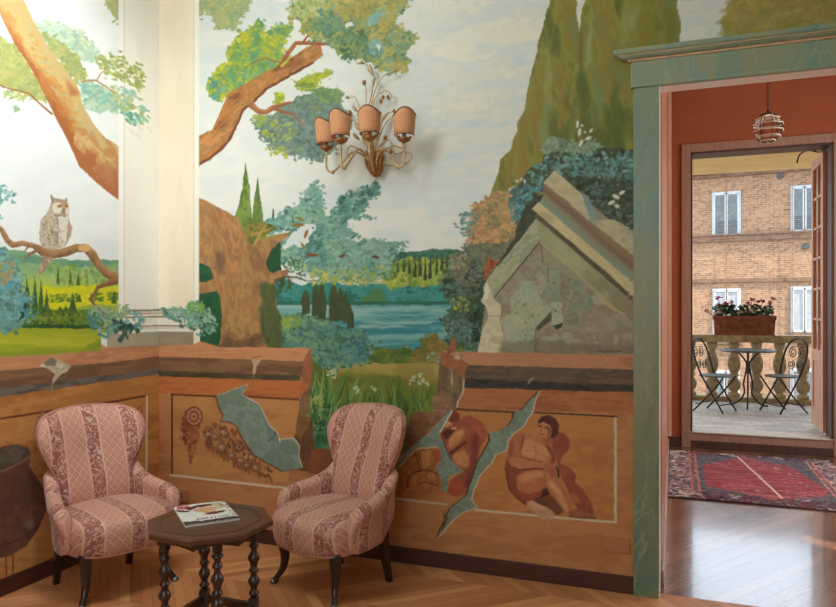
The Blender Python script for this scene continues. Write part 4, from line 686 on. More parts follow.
def give_body(me, boxes, col=(.55, .45, .36)):
    """adds the plain masonry behind a painted face to the same mesh"""
    bm = bmesh.new(); bm.from_mesh(me); lay = bm.verts.layers.float_color['paint']
    for (x0, x1, y0, y1, z0, z1) in boxes:
        vs = [bm.verts.new(p) for p in [(x, y, z) for z in (z0, z1) for y in (y0, y1) for x in (x0, x1)]]
        for v in vs: v[lay] = (*col, 1)
        for f in [(0, 2, 3, 1), (4, 5, 7, 6), (0, 1, 5, 4), (2, 6, 7, 3), (0, 4, 6, 2), (1, 3, 7, 5)]: bm.faces.new([vs[i] for i in f])
    bm.to_mesh(me); bm.free()
# ---------------------------------------------------------------- the room: painted walls, floor, ceiling
XL, YB, CEIL = -3.079, 3.55, 3.75          # left wall plane, painted back wall plane, ceiling
OPL, OPR, OPT = -.068, 1.55, 2.50          # opening to the hall
mural = paint_mural()
M_mural = painted('mural_paint')
def axis(a, b, step, fine=None):
    """grid stations, fine where the painting is detailed"""
    f0, f1, fs = fine; out = list(np.arange(a, f0, step))+list(np.arange(f0, f1, fs))+list(np.arange(f1, b, step))
    return np.unique(np.round(np.array(out+[b]), 5))
def mural_face(name, xs, ys, zs, left):
    if left: Y, Z = np.meshgrid(ys, zs); X = np.full(Y.shape, XL)
    else: X, Z = np.meshgrid(xs, zs); Y = np.full(X.shape, YB)
    Yp = Y
    if left:            # beyond the photographed stretch the landscape repeats, turned about
        ya, yb = on_x(-48, 300, XL).y, on_x(112, 300, XL).y; Lr = yb-ya
        Yp = np.where(Y < ya, yb-np.abs(((Y-ya) % (2*Lr))-Lr), Y)
    u, v = project(X, Yp, Z)
    u = np.clip(u, -58, 158.8) if left else np.clip(u, 159.2, 2000)
    return grid_mesh(name, M_mural, np.stack([X, Y, Z], -1), mural.sample(np.minimum(u, 890), np.clip(v, -75, 636)))
zs = axis(0, CEIL, .03, (.05, 3.45, .0046))
ml = mural_face('wall_left', None, axis(-1.6, YB, .03, (2.25, YB, .0046)), zs, True); give_body(ml, [(XL-.25, XL-.002, -1.6, YB+.25, 0, CEIL)])
wl = bpy.data.objects.new('wall_left', ml); COL.objects.link(wl)
tag(wl, 'left wall with painted mural of owl on branch, fields, half pilaster and terracotta parapet', kind='structure')
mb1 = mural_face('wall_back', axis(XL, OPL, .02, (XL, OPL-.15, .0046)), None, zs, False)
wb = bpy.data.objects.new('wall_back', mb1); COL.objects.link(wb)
mb2 = mural_face('wall_over', axis(OPL, 2.6, .02, (OPL, .85, .006)), None, axis(OPT, CEIL, .03, (OPT, 3.3, .006)), False)
bm = bmesh.new(); bm.from_mesh(mb1); bm.from_mesh(mb2); bm.to_mesh(mb1); bm.free(); bpy.data.meshes.remove(mb2)
give_body(mb1, [(XL, OPL, YB+.002, YB+.16, 0, CEIL), (OPL, 2.6, YB+.002, YB+.16, OPT, CEIL), (OPR, 2.6, YB+.0, YB+.16, 0, OPT)])
tag(wb, 'back wall with painted mural of trees, lake, temple ruin and broken parapet', kind='structure')
M_plaster = plain('cream_plaster', (226, 230, 224), (214, 218, 212), 3, .8)
for nm, b in (('wall_right', (2.6, 2.75, -1.6, YB+.16, 0, CEIL)), ('wall_front', (XL-.25, 2.75, -1.75, -1.6, 0, CEIL))):
    tag(MB().box(*b).build(nm, M_plaster), kind='structure')
tag(MB().box(XL-.25, 3.2, -1.75, 7.8, CEIL, CEIL+.15).build('ceiling', M_plaster), kind='structure')

# parquet: herringbone of oak strips
def parquet(name, c1, c2, c3, rough, ang, L=.42, Wd=.07, coat=.0, spec=.5, bmp=.12):
    N = NT(name); co = N.coord('Object', rot=(0, 0, math.radians(ang)))
    sx = N.n('ShaderNodeSeparateXYZ'); N.put(co, sx.inputs[0]); x, y = sx.outputs[0], sx.outputs[1]
    k = N.math('DIVIDE', y, L); row = N.math('FLOOR', k); par = N.math('PINGPONG', k, 1.)        # zig-zag bands of strips
    q = N.math('ADD', N.math('DIVIDE', x, Wd), N.math('MULTIPLY', par, L/Wd)); st = N.math('FLOOR', q)
    wn = N.n('ShaderNodeTexWhiteNoise', noise_dimensions='2D'); cb = N.n('ShaderNodeCombineXYZ'); N.put(st, cb.inputs[0]); N.put(row, cb.inputs[1]); N.put(cb, wn.inputs['Vector'])
    fr = N.math('FRACT', q); edge = N.math('LESS_THAN', N.math('MINIMUM', fr, N.math('SUBTRACT', 1., fr)), .022)
    gv = N.n('ShaderNodeCombineXYZ'); N.put(N.math('MULTIPLY', fr, 5.), gv.inputs[0]); N.put(N.math('MULTIPLY', y, 5), gv.inputs[1]); N.put(N.math('MULTIPLY', wn.outputs[0], 40.), gv.inputs[2])
    g = N.noise(gv, 1.6, 4, .6); tone = N.math('ADD', N.math('MULTIPLY', wn.outputs[0], .72), N.math('MULTIPLY', g, .28))
    col = N.ramp(tone, [(.08, rgb(*c1)), (.5, rgb(*c2)), (.92, rgb(*c3))]); col = N.mix(N.math('MULTIPLY', edge, .55), col, rgb(70, 40, 22))
    N.bump(N.math('ADD', N.math('MULTIPLY', edge, -.6), N.math('ADD', N.math('MULTIPLY', g, .3), N.math('MULTIPLY', wn.outputs[0], .25))), bmp, .004)
    return N.out(col, N.math('ADD', rough, N.math('MULTIPLY', g, .12)), 0, spec, coat)
M_floor = parquet('oak_parquet', (174, 112, 70), (194, 130, 82), (222, 162, 110), .34, 2)
M_hallfloor = parquet('polished_hall_parquet', (96, 66, 50), (124, 90, 68), (156, 116, 90), .12, 80, L=6., Wd=.11, coat=.7, spec=.8, bmp=.5)
tag(MB().box(XL-.25, 2.75, -1.75, YB+.05, -.12, 0).build('floor', M_floor), kind='structure')
tag(MB().box(XL-.25, 3.2, YB+.05, 7.52, -.12, 0).build('floor_hall', M_hallfloor), kind='structure')
M_base = plain('dark_skirting', (84, 42, 32), (70, 34, 27), 14, .5, stretch=(.4, .4, 4))
bl = MB().box(XL, XL+.016, -1.6, YB, 0, .085).build('baseboard_left', M_base, bevel=.003); tag(bl, kind='structure')
bb = MB().box(XL+.016, OPL-.118, YB-.016, YB, 0, .085).build('baseboard_back', M_base, bevel=.003); tag(bb, kind='structure')

# ---------------------------------------------------------------- green marbled door surround
def marble(name, cols, ang=0, sc=3., rough=.42, tint=True):
    N = NT(name); co = N.coord('Object', (1.6, 1, .5), (0, math.radians(ang), 0))
    a = N.noise(co, sc, 5, .55, .8); col = N.ramp(a, [(.26+.48*i/(len(cols)-1), rgb(*c)) for i, c in enumerate(cols)])
    w = N.noise(co, sc*.62, 3, .5, 1.8); vein = N.ramp(N.math('ABSOLUTE', N.math('SUBTRACT', w, .53)), [(0, (1, 1, 1, 1)), (.012, (0, 0, 0, 1))])
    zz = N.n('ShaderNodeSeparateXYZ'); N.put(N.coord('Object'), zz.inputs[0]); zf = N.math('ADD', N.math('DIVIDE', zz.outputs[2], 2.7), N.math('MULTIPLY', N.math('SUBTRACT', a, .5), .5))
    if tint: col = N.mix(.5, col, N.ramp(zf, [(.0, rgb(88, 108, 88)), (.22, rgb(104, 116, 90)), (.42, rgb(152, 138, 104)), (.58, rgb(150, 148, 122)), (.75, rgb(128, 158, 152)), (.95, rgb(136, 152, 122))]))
    col = N.mix(N.math('MULTIPLY', vein, .35), col, rgb(184, 190, 160)); return N.out(col, rough, 0, .4)
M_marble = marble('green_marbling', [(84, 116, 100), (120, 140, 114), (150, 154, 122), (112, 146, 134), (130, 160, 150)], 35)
M_marble2 = marble('blue_green_marbling', [(100, 150, 150), (132, 160, 142), (160, 164, 128), (120, 160, 156), (138, 150, 118)], 80, 2.4, tint=False)
M_gild = plain('old_pink_gilt', (226, 194, 156), (200, 160, 124), 20, .5)
door = thing('door_1', 'green marbled doorway surround with stepped cornice leading into red hall', None, ((OPL+OPR)/2, YB, 0)); tag(door, kind='structure')
X0, DC = (OPL+OPR)/2, .118
def at_door(mb, name, mat, **k):
    mb.v = [(x-X0, y-YB, z) for x, y, z in mb.v]; return mb.build(name, mat, door, **k)
for s in (0, 1):
    xa, xb = (OPL-DC, OPL) if s == 0 else (OPR, OPR+DC)
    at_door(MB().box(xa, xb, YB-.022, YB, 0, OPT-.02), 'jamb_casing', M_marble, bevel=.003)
at_door(MB().box(OPL-DC-.012, OPR+DC+.012, YB-.03, YB, OPT, OPT+.105), 'frieze', M_marble2, bevel=.003)
at_door(MB().box(OPL-DC-.012, OPR+DC+.012, YB-.03, YB, OPT-.02, OPT), 'frieze_fillet', M_marble2)
def crown(z0, prof):
    mb = MB(); xa, xb = OPL-DC-.012, OPR+DC+.012
    rings = []
    for p, z in prof: rings.append([Vector((xa-p, YB, z0+z)), Vector((xa-p, YB-.03-p*.45, z0+z)), Vector((xb+p, YB-.03-p*.45, z0+z)), Vector((xb+p, YB, z0+z))])
    return mb.loft(rings, smooth=False)
CB = OPT+.105
at_door(crown(CB, [(0, 0), (.012, 0), (.012, .007), (.024, .010)]), 'cornice_bead', M_gild)
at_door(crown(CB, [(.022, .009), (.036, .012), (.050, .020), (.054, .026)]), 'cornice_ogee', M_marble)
at_door(crown(CB, [(.054, .026), (.060, .027), (.060, .030)]), 'cornice_bead', M_gild)
at_door(crown(CB, [(.062, .030), (.074, .034), (.080, .040), (.080, .056), (.01, .058)]), 'cornice_fascia', M_marble2)
M_jamb = plain('pale_reveal_paint', (250, 244, 238), (244, 234, 224), 5, .28, spec=.7)
M_red = plain('red_brown_plaster', (168, 88, 50), (154, 78, 44), 2.2, .75, bump=.03)
at_door(MB().box(OPL-.001, OPL+.004, YB-.02, YB+.16, 0, OPT), 'jamb_reveal', M_jamb)
at_door(MB().box(OPR-.004, OPR+.001, YB-.02, YB+.16, 0, OPT), 'jamb_reveal', M_jamb)
at_door(MB().box(OPL+.004, OPR-.004, YB-.02, YB+.16, OPT-.004, OPT), 'soffit', M_jamb)

# ---------------------------------------------------------------- the hall
HY, HX = 7.51, -.06
D2L, D2R, D2B, D2T = on_y(690.5, 300, HY).x, on_y(833, 300, HY).x, .165, on_y(690, 153, HY).z
M_glarewall = plain('red_plaster_painted_glare', (200, 142, 114), (186, 126, 98), 2.2, .38, spec=.6)  # red-brown wall with grazing window glare put into its colour as pale pink
tag(MB().box(HX-.05, HX, YB+.16, HY, 0, CEIL).build('wall_hall_left', M_glarewall), kind='structure')
far = MB().box(HX-.05, D2L, HY, HY+.24, 0, CEIL).box(D2R, 3.2, HY, HY+.24, 0, CEIL).box(D2L, D2R, HY, HY+.24, D2T, CEIL)
tag(far.build('wall_hall_far', M_red), kind='structure')
tag(MB().box(HX, HX+.035, HY-.02, HY, .10, CEIL).build('trim_1', plain('pale_pink_corner_trim', (226, 184, 158), (210, 166, 140), 6, .5), bevel=.004), kind='structure')
M_outer = plain('ochre_house_render', (206, 172, 124), (190, 154, 106), 2, .9)
tag(MB().box(-8, D2L, HY+.24, HY+.25, -7, 10).box(D2R, 12, HY+.24, HY+.25, -7, 10).box(D2L, D2R, HY+.24, HY+.25, D2T, 10).box(D2L, D2R, HY+.24, HY+.25, -7, -.06).build('wall_facade', M_outer), kind='structure')
tag(MB().box(3.05, 3.2, YB+.16, HY, 0, CEIL).build('wall_hall_right', M_red), kind='structure')
M_brown = plain('brown_painted_wood', (168, 130, 110), (150, 114, 96), 9, .5, stretch=(3, 3, .4))
M_dark = plain('dark_brown_wood', (84, 56, 46), (68, 44, 36), 9, .5, stretch=(3, 3, .4))
M_skirtpale = plain('pale_worn_skirting', (206, 190, 176), (176, 150, 134), 30, .4)
tag(MB().box(HX, HX+.012, YB+.16, HY, 0, .075).build('baseboard_hall_left', M_skirtpale, bevel=.002), kind='structure')
tag(MB().box(HX+.012, D2L-.085, HY-.016, HY, 0, .10).box(D2R+.085, 3.05, HY-.016, HY, 0, .10).build('baseboard_hall_far', M_dark, bevel=.003), kind='structure')
d2 = thing('door_2', 'brown framed balcony doorway at end of hall with one leaf swung outward', None, ((D2L+D2R)/2, HY, 0)); tag(d2, kind='structure')
def at_d2(mb, name, mat, par=None, **k):
    mb.v = [(x-(D2L+D2R)/2, y-HY, z) for x, y, z in mb.v]; return mb.build(name, mat, par or d2, **k)
at_d2(MB().box(D2L-.085, D2L, HY-.03, HY, 0, D2T+.085), 'door_casing', M_brown, bevel=.005)
at_d2(MB().box(D2R, D2R+.085, HY-.03, HY, 0, D2T+.085), 'door_casing', M_brown, bevel=.005)
at_d2(MB().box(D2L, D2R, HY-.03, HY, D2T, D2T+.085), 'door_casing', M_brown, bevel=.005)
at_d2(MB().box(D2L, D2L+.018, HY-.02, HY+.24, D2B, D2T).box(D2R-.018, D2R, HY-.02, HY+.24, D2B, D2T).box(D2L, D2R, HY-.02, HY+.24, D2T-.018, D2T), 'door_frame', M_dark)
at_d2(MB().box(D2L, D2R, HY-.03, HY-.001, 0, .075), 'step_riser', M_dark, bevel=.003)
at_d2(MB().box(D2L, D2R, HY-.02, HY-.001, .075, D2B-.012), 'step_riser', M_brown, bevel=.003)
M_sill = plain('worn_stone_sill', (206, 196, 182), (180, 166, 150), 14, .5)
at_d2(MB().box(D2L, D2R, HY-.035, HY+.24, D2B-.012, D2B), 'sill', M_sill, bevel=.003)
# open glazed leaf, swung out on the balcony
M_leaf = plain('pink_brown_door_paint', (212, 164, 136), (192, 142, 114), 7, .45, stretch=(3, 3, .4))
N = NT('clear_window_glass'); N.b.inputs['Transmission Weight'].default_value = 1; N.b.inputs['IOR'].default_value = 1.05
M_glass = N.out(rgb(245, 248, 250), .02)
lx, ly0, ly1, lz0, lz1 = D2R-.05, HY+.20, HY+.80, D2B+.02, D2T-.03
lf = MB().box(lx, lx+.04, ly0, ly0+.085, lz0, lz1).box(lx, lx+.04, ly1-.085, ly1, lz0, lz1)
for a, b in ((lz0, lz0+.20), (lz0+.68, lz0+.80), (lz1-.10, lz1)): lf.box(lx, lx+.04, ly0+.085, ly1-.085, a, b)
leaf = at_d2(lf, 'door_leaf', M_leaf, bevel=.004); leaf['label'] = 'open glazed door leaf with pink brown paint'
at_d2(MB().box(lx+.012, lx+.028, ly0+.085, ly1-.085, lz0+.20, lz0+.68), 'door_panel', M_leaf, leaf)
gz0, gz1 = lz0+.80, lz1-.10
at_d2(MB().box(lx+.017, lx+.021, ly0+.085, ly1-.085, gz0, gz1), 'glass_pane', M_glass, leaf)
mu = MB()
for i in range(1, 6): z = gz0+(gz1-gz0)*i/6; mu.box(lx+.006, lx+.034, ly0+.085, ly1-.085, z-.012, z+.012)
mu.box(lx+.006, lx+.034, (ly0+ly1)/2-.012, (ly0+ly1)/2+.012, gz0, gz1)
at_d2(mu, 'glazing_bar', M_leaf, leaf)
# ---------------------------------------------------------------- balcony
BZ, BY0, BY1 = .15, HY+.24, 10.62
N = NT('grey_balcony_tiles'); bt = N.n('ShaderNodeTexBrick'); N.put(N.coord('Object', rot=(0, 0, math.radians(0))), bt.inputs['Vector'])
for k, v in (('Scale', 1.), ('Brick Width', .20), ('Row Height', .10), ('Mortar Size', .004), ('Bias', -.1)): bt.inputs[k].default_value = v
bt.inputs['Color1'].default_value = rgb(206, 200, 192); bt.inputs['Color2'].default_value = rgb(160, 154, 148); bt.inputs['Mortar'].default_value = rgb(140, 132, 124)
M_tile = N.out(N.mix(N.math('MULTIPLY', N.noise(N.coord('Object'), 6, 4), .35), bt.outputs[0], rgb(150, 142, 134)), .6)
tag(MB().box(-3, 5, BY0+.012, BY1, BZ-.2, BZ).build('floor_balcony', M_tile), kind='structure')
M_ochre = plain('ochre_plaster', (226, 190, 128), (214, 176, 112), 2, .8)
tag(MB().box(-6, 10, BY0+.012, 10.5, 3.29, 3.6).build('ceiling_balcony', M_ochre), kind='structure')
M_stone = plain('weathered_stone', (190, 174, 142), (132, 118, 94), 12, .9, bump=.4)
bal = thing('balustrade', 'weathered stone balustrade along the balcony edge', 'balustrade', (1., 10.32, BZ))
MB().box(-3.8, 3.8, -.13, .13, .80, .90).build('rail', M_stone, bal, bevel=.012)
MB().box(-3.8, 3.8, -.12, .12, 0, .06).build('plinth', M_stone, bal, bevel=.01)
prof = [(.052, .06), (.075, .062), (.075, .10), (.05, .115), (.045, .13), (.07, .16), (.086, .21), (.082, .26), (.05, .31), (.044, .325), (.064, .34), (.064, .36), (.05, .375), (.072, .43), (.084, .50), (.078, .56), (.056, .63), (.042, .68), (.04, .70), (.058, .71), (.058, .73), (.066, .745), (.07, .80)]
mbal = MB().lathe(prof, 14)
first = None
for i in range(-6, 9):
    x = on_y(712, 370, 10.32).x-1.+.277*i
    if first is None: first = mbal.build('baluster', M_stone, bal); first.location = (x, 0, 0)
    else: o = first.copy(); COL.objects.link(o); o.parent = bal; o.location = (x, 0, 0)
# wrought-iron bistro set
M_iron = plain('dark_iron', (52, 50, 50), (38, 36, 36), 20, .45, .6)
M_irontop = plain('grey_green_metal', (98, 104, 104), (80, 86, 88), 14, .4, .3)
def bistro_chair(loc, rz, label):
    t = thing('bistro_chair', label, 'chair', loc, rz, 'folding bistro chairs on the balcony')
    MB().lathe([(.001, .425), (.185, .425), (.195, .432), (.195, .442), (.18, .447), (.001, .444)], 24).build('seat', M_irontop, t)
    for s in (-1, 1):
        MB().tube([(s*.175, -.17, 0), (s*.165, .10, .43)], .0105).build('front_leg', M_iron, t)
        lp = spline([(s*.185, .20, 0), (s*.172, -.02, .24), (s*.165, -.165, .425)], 4); MB().tube(lp, .0105).build('rear_leg', M_iron, t)
    MB().tube([(-.172, .165, .09), (.172, .165, .09)], .007).tube([(-.172, -.12, .09), (.172, -.12, .09)], .007).build('stretcher', M_iron, t)
    lp = spline([(-.165, .10, .43), (-.185, .16, .60), (-.175, .205, .76), (-.10, .232, .865), (0, .24, .89), (.10, .232, .865), (.175, .205, .76), (.185, .16, .60), (.165, .10, .43)], 6)
    MB().tube(lp, .0115).build('back_loop', M_iron, t)
    sc = MB()
    for s in (-1, 1):
        for (cx, cz, r, dr) in ((s*.075, .715, .07, 1), (s*.07, .565, .062, -1)):
            pts = [(cx+r*(1-k/34)*math.cos(s*(dr*k*.42+1.2)), .13+(cz-.43)*.25+.02, cz+r*(1-k/34)*math.sin(dr*k*.42+1.2)) for k in range(28)]
            sc.tube(pts, .006, 6)
    sc.build('scrollwork', M_iron, t); return t
g = on_z(716, 411, BZ); bistro_chair((g.x, g.y, BZ), math.radians(62), 'left bistro chair, back partly hidden by door frame, facing table')
g = on_z(782, 412, BZ); bistro_chair((g.x, g.y, BZ), math.radians(-58), 'right bistro chair with whole scrolled back loop in view')
g = on_z(748, 407, BZ)
bt_ = thing('bistro_table', 'small round iron bistro table between two balcony chairs', 'table', (g.x, g.y, BZ), .4)
MB().lathe([(.001, .705), (.30, .705), (.318, .712), (.318, .73), (.30, .735), (.001, .735)], 36).build('table_top', M_irontop, bt_)
MB().tube([(0, 0, .70), (0, 0, .44)], .014).ball((0, 0, .44), .024).build('stem', M_iron, bt_)
for k in range(3):
    a = k*2.094; c, s = math.cos(a), math.sin(a)
    MB().tube([(r*c, r*s, z) for r, _, z in spline([(.16, 0, .70), (.10, 0, .66), (.02, 0, .56), (.03, 0, .44), (.06, 0, .30), (.05, 0, .18), (.12, 0, .07), (.22, 0, .012), (.26, 0, .014)], 5)], .011).build('leg', M_iron, bt_)
# flower trough on the rail
M_terra = plain('terracotta_trough', (142, 88, 66), (112, 66, 50), 10, .8, bump=.2)
pl_a, pl_b = on_y(713, 325, 10.3), on_y(775, 325, 10.3); pw = (pl_b.x-pl_a.x)/2
fp = thing('planter', 'long terracotta flower trough with a relief standing on balustrade rail', 'planter', ((pl_a.x+pl_b.x)/2, 10.3, BZ+.90))
MB().loft([[Vector((sx*pw*w, sy*d, z)) for sx, sy in ((-1, -1), (1, -1), (1, 1), (-1, 1))] for w, d, z in ((.95, .115, 0), (.98, .125, .20), (.98, .125, .205), (1.01, .14, .21), (1.01, .14, .262), (.94, .11, .262), (.94, .11, .2))], smooth=False).build('trough', M_terra, fp, bevel=.006)
rl = MB()
for k in range(9):
    x = -.8*pw+k*.2*pw; rl.ball((x, -.121, .115+.02*math.sin(k*1.9)), .028, 8, .8)
rl.tube(spline([(-.85*pw+k*.1*pw, -.120, .115+.018*math.sin(k*1.5)) for k in range(18)], 3), .009, 6); rl.build('relief', M_terra, fp)
M_leafg = plain('geranium_leaf', (70, 106, 58), (40, 66, 38), 30, .6); M_red_f = plain('red_petals', (176, 36, 48), (128, 22, 36), 30, .6); M_pink = plain('pale_pink_petals', (240, 200, 190), (226, 160, 150), 30, .6)
rnd = random.Random(5)
def leafcloud(mb, n, sp, size, zc, flat=.4):
    for _ in range(n):
        a = rnd.random()*6.28; x = rnd.uniform(-1, 1)*pw*.95; y = rnd.uniform(-.13, .11); z = zc+rnd.uniform(-sp, sp)-abs(y)*.25
        r = rnd.uniform(*size); q = Matrix.Rotation(a, 3, 'Z') @ Matrix.Rotation(rnd.uniform(-1., 1.), 3, 'X')
        mb.add([q @ Vector((r*math.cos(k*1.047)*(1-.2*(k % 2)), r*math.sin(k*1.047), r*flat*(k % 2))) + Vector((x, y, z)) for k in range(6)]+[Vector((x, y, z-.004))], [(k, (k+1) % 6, 6) for k in range(6)], False)
    return mb
lv = leafcloud(MB(), 330, .075, (.02, .04), .33).build('foliage', M_leafg, fp); lv['kind'] = 'stuff'
stm = MB(); heads = []
for (u, v, k) in [(718, 298, 0), (718.5, 305, 0), (727, 303, 0), (731, 302, 0), (706.5, 310, 0), (748, 303, 0), (752, 299, 0), (758, 301, 0), (763, 301, 0), (773, 298, 0), (770, 303, 0), (724, 305, 0), (753, 306, 1), (756, 308, 1), (752, 311, 1), (747, 316, 1), (766, 316, 1), (715, 314, 1), (720, 312, 1), (741, 312, 1), (734, 313, 1)]:
    p = on_y(u, v, 10.24+rnd.uniform(-.05, .1)); p = p-Vector(fp.location); heads.append((p, k)); stm.tube(spline([(max(-.9*pw, min(.9*pw, p.x*.8)), 0, .22), ((p.x*.9), p.y*.5, .22+(p.z-.22)*.6), p], 3), .004, 5)
stm.build('stems', M_leafg, fp)['kind'] = 'stuff'
for p, k in heads:
    mb = MB()
    for _ in range(16):
        q = p+Vector((rnd.gauss(0, .017), rnd.gauss(0, .014), rnd.gauss(0, .013))); mb.ball(q, rnd.uniform(.008, .014), 6, .7)
    mb.build('flower_head', M_pink if k else M_red_f, fp)
# iron lamp arm under the balcony ceiling
arm = thing('ceiling_bracket', 'thin curved iron arm on ochre balcony ceiling', 'bracket', (1.55, 9.2, 3.29))
ra = [on_y(797, 163, 9.2), on_y(799, 156, 9.2), on_y(804, 151.5, 9.2), on_y(811, 150.5, 9.2), on_y(820, 152, 9.2)]
MB().tube([p-Vector(arm.location) for p in spline(ra+[Vector((ra[-1].x+.1, 9.2, 3.29))], 5)], .009).build('arm', M_iron, arm)
# ---------------------------------------------------------------- brick house across the street
PH = math.radians(7.2); FO = Vector((3.15, 30., 0)); FE = Vector((math.cos(PH), -math.sin(PH), 0)); FN = Vector((-math.sin(PH), -math.cos(PH), 0))
def on_f(u, v):
    d = Vector(ray(u, v)); t = (FO-Vector((0, 0, EYE))).dot(FN)/d.dot(FN); p = Vector((0, 0, EYE))+d*t; return (p-FO).dot(FE), p.z
N = NT('old_brick_wall'); co = N.coord('Object'); sx = N.n('ShaderNodeSeparateXYZ'); N.put(co, sx.inputs[0]); cb = N.n('ShaderNodeCombineXYZ'); N.put(sx.outputs[0], cb.inputs[0]); N.put(sx.outputs[2], cb.inputs[1])
bk = N.n('ShaderNodeTexBrick'); N.put(cb, bk.inputs['Vector'])
for k, v in (('Scale', 1.), ('Brick Width', .27), ('Row Height', .085), ('Mortar Size', .012), ('Bias', -.1)): bk.inputs[k].default_value = v
bk.inputs['Color1'].default_value = rgb(160, 118, 88); bk.inputs['Color2'].default_value = rgb(108, 70, 50); bk.inputs['Mortar'].default_value = rgb(160, 138, 114)
n1 = N.noise(cb, .9, 5, .65); n2 = N.noise(cb, 7, 3, .6)
c = N.mix(N.ramp(n1, [(.35, (0, 0, 0, 1)), (.65, (.6, .6, .6, 1))]), bk.outputs[0], rgb(176, 138, 106)); c = N.mix(N.ramp(n2, [(.45, (0, 0, 0, 1)), (.7, (.55, .55, .55, 1))]), c, rgb(96, 64, 48))
N.bump(bk.outputs['Fac'], .3, .02); M_brick = N.out(c, .9)
M_bandst = plain('brick_string_course', (140, 108, 86), (104, 78, 60), 6, .9); M_shut = plain('white_shutter_paint', (190, 192, 192), (172, 175, 176), 6, .6); M_slat = plain('grey_slats', (128, 130, 130), (104, 106, 108), 8, .7); M_pane = plain('grey_net_curtain', (168, 168, 170), (150, 152, 156), 3, .5)
house = thing('brick_house', 'old brick house front with white shutters across the street', 'building', FO, -PH)
def fbox(mb, s0, s1, z0, z1, out, inn=0.): return mb.box(s0, s1, -out, inn, z0, z1)
zt = 7.1
fbox(MB(), -16, 16, -7, zt, 0, .4).build('wall', M_brick, house)
_, zc1 = on_f(760, 237); _, zc2 = on_f(760, 280)
fbox(fbox(MB(), -16, 16, zc1-.12, zc1+.10, .10), -16, 16, zc1+.10, zc1+.16, .16).build('string_course', M_bandst, house)
fbox(MB(), -16, 16, zc2-.07, zc2+.07, .07).build('string_course', M_bandst, house)
ev = fbox(MB(), -16, 16, zt-.42, zt-.30, .12); fbox(ev, -16, 16, zt-.05, zt+.12, .75)
for k in range(-64, 64): fbox(ev, k*.25, k*.25+.12, zt-.30, zt-.05, .30)
ev.build('eave_cornice', M_bandst, house)
rf = MB().loft([[Vector((-16, -.85, zt+.12)), Vector((16, -.85, zt+.12)), Vector((16, 4, zt+1.4)), Vector((-16, 4, zt+1.4))], [Vector((-16, -.85, zt+.2)), Vector((16, -.85, zt+.2)), Vector((16, 4, zt+1.5)), Vector((-16, 4, zt+1.5))]], smooth=False)
rf.build('roof', plain('clay_roof_tiles', (112, 76, 60), (90, 60, 48), 9, .9), house)
def house_window(u0, u1, v0, v1, slats):
    (s0, z1), (s1, z0) = on_f(u0, v0), on_f(u1, v1); um = (u0+u1)/2
    w = fbox(MB(), s0-.03, s0+.04, z0, z1, .04); fbox(w, s1-.04, s1+.03, z0, z1, .04); fbox(w, s0-.03, s1+.03, z1, z1+.05, .04)
    wo = w.build('window', M_shut, house); fbox(MB(), s0-.1, s1+.1, z0-.09, z0, .12).build('window_sill', M_bandst, wo); m = (s0+s1)/2
    for a, b in ((s0+.04, m-.015), (m+.015, s1-.04)):
        sh = fbox(MB(), a, a+.05, z0+.02, z1, .09, -.03); fbox(sh, b-.05, b, z0+.02, z1, .09, -.03); fbox(sh, a, b, z1-.08, z1, .09, -.03); fbox(sh, a, b, z0+.02, z0+.10, .09, -.03)
        so = sh.build('shutter' if slats else 'casement', M_shut, wo)
        sl = MB()
        if slats:
            n = 22
            for k in range(n):
                z = z0+.10+(z1-z0-.18)*k/n; d = .05 if k > n*.36 else .11
                sl.add([Vector((x, -y, zz)) for x in (a+.05, b-.05) for y, zz in ((.055, z+.055), (.055+d*.5, z), (.06+d*.5, z+.012), (.065, z+.067))], [(0, 1, 2, 3), (7, 6, 5, 4), (0, 4, 5, 1), (1, 5, 6, 2), (2, 6, 7, 3), (3, 7, 4, 0)], False)
            fbox(sl, a+.05, b-.05, z0+.1, z1-.08, .045, -.035); sl.build('slats', M_slat, so)
        else:
            fbox(sl, a+.05, b-.05, z0+.1, z1-.08, .055, -.04); sl.build('pane', M_pane, so)
for a in [(713, 740, 194, 236, 1), (791.5, 818, 187.5, 231.5, 1), (713.5, 740, 290, 342, 0), (791.5, 818, 288, 333, 0), (634, 661, 200, 241, 1), (712.5, 739, 371, 421, 1), (791, 818, 369, 420, 1)]: house_window(*a)
M_vent = plain('dark_vent', (90, 86, 84), (70, 66, 64), 9, .6)
for u, v in ((780.5, 175.5), (805.5, 246)):
    s, z = on_f(u, v); mb = MB().lathe([(.001, 0), (.13, 0), (.13, .05), (.10, .05), (.001, .035)], 16); mb.v = [(x+s, -zz, y+z) for x, y, zz in mb.v]; mb.build('vent', M_vent, house)
for u in (726.5, 792.):
    s, _ = on_f(u, 200); fbox(MB(), s-.012, s+.012, -6, zt-.4, .16, -.135).build('cable', M_bandst, house)
tag(MB().box(-40, 40, 11.5, 60, -7.2, -7.0).build('ground_street', plain('grey_asphalt', (120, 116, 110), (100, 96, 92), 3, .9)), kind='structure')
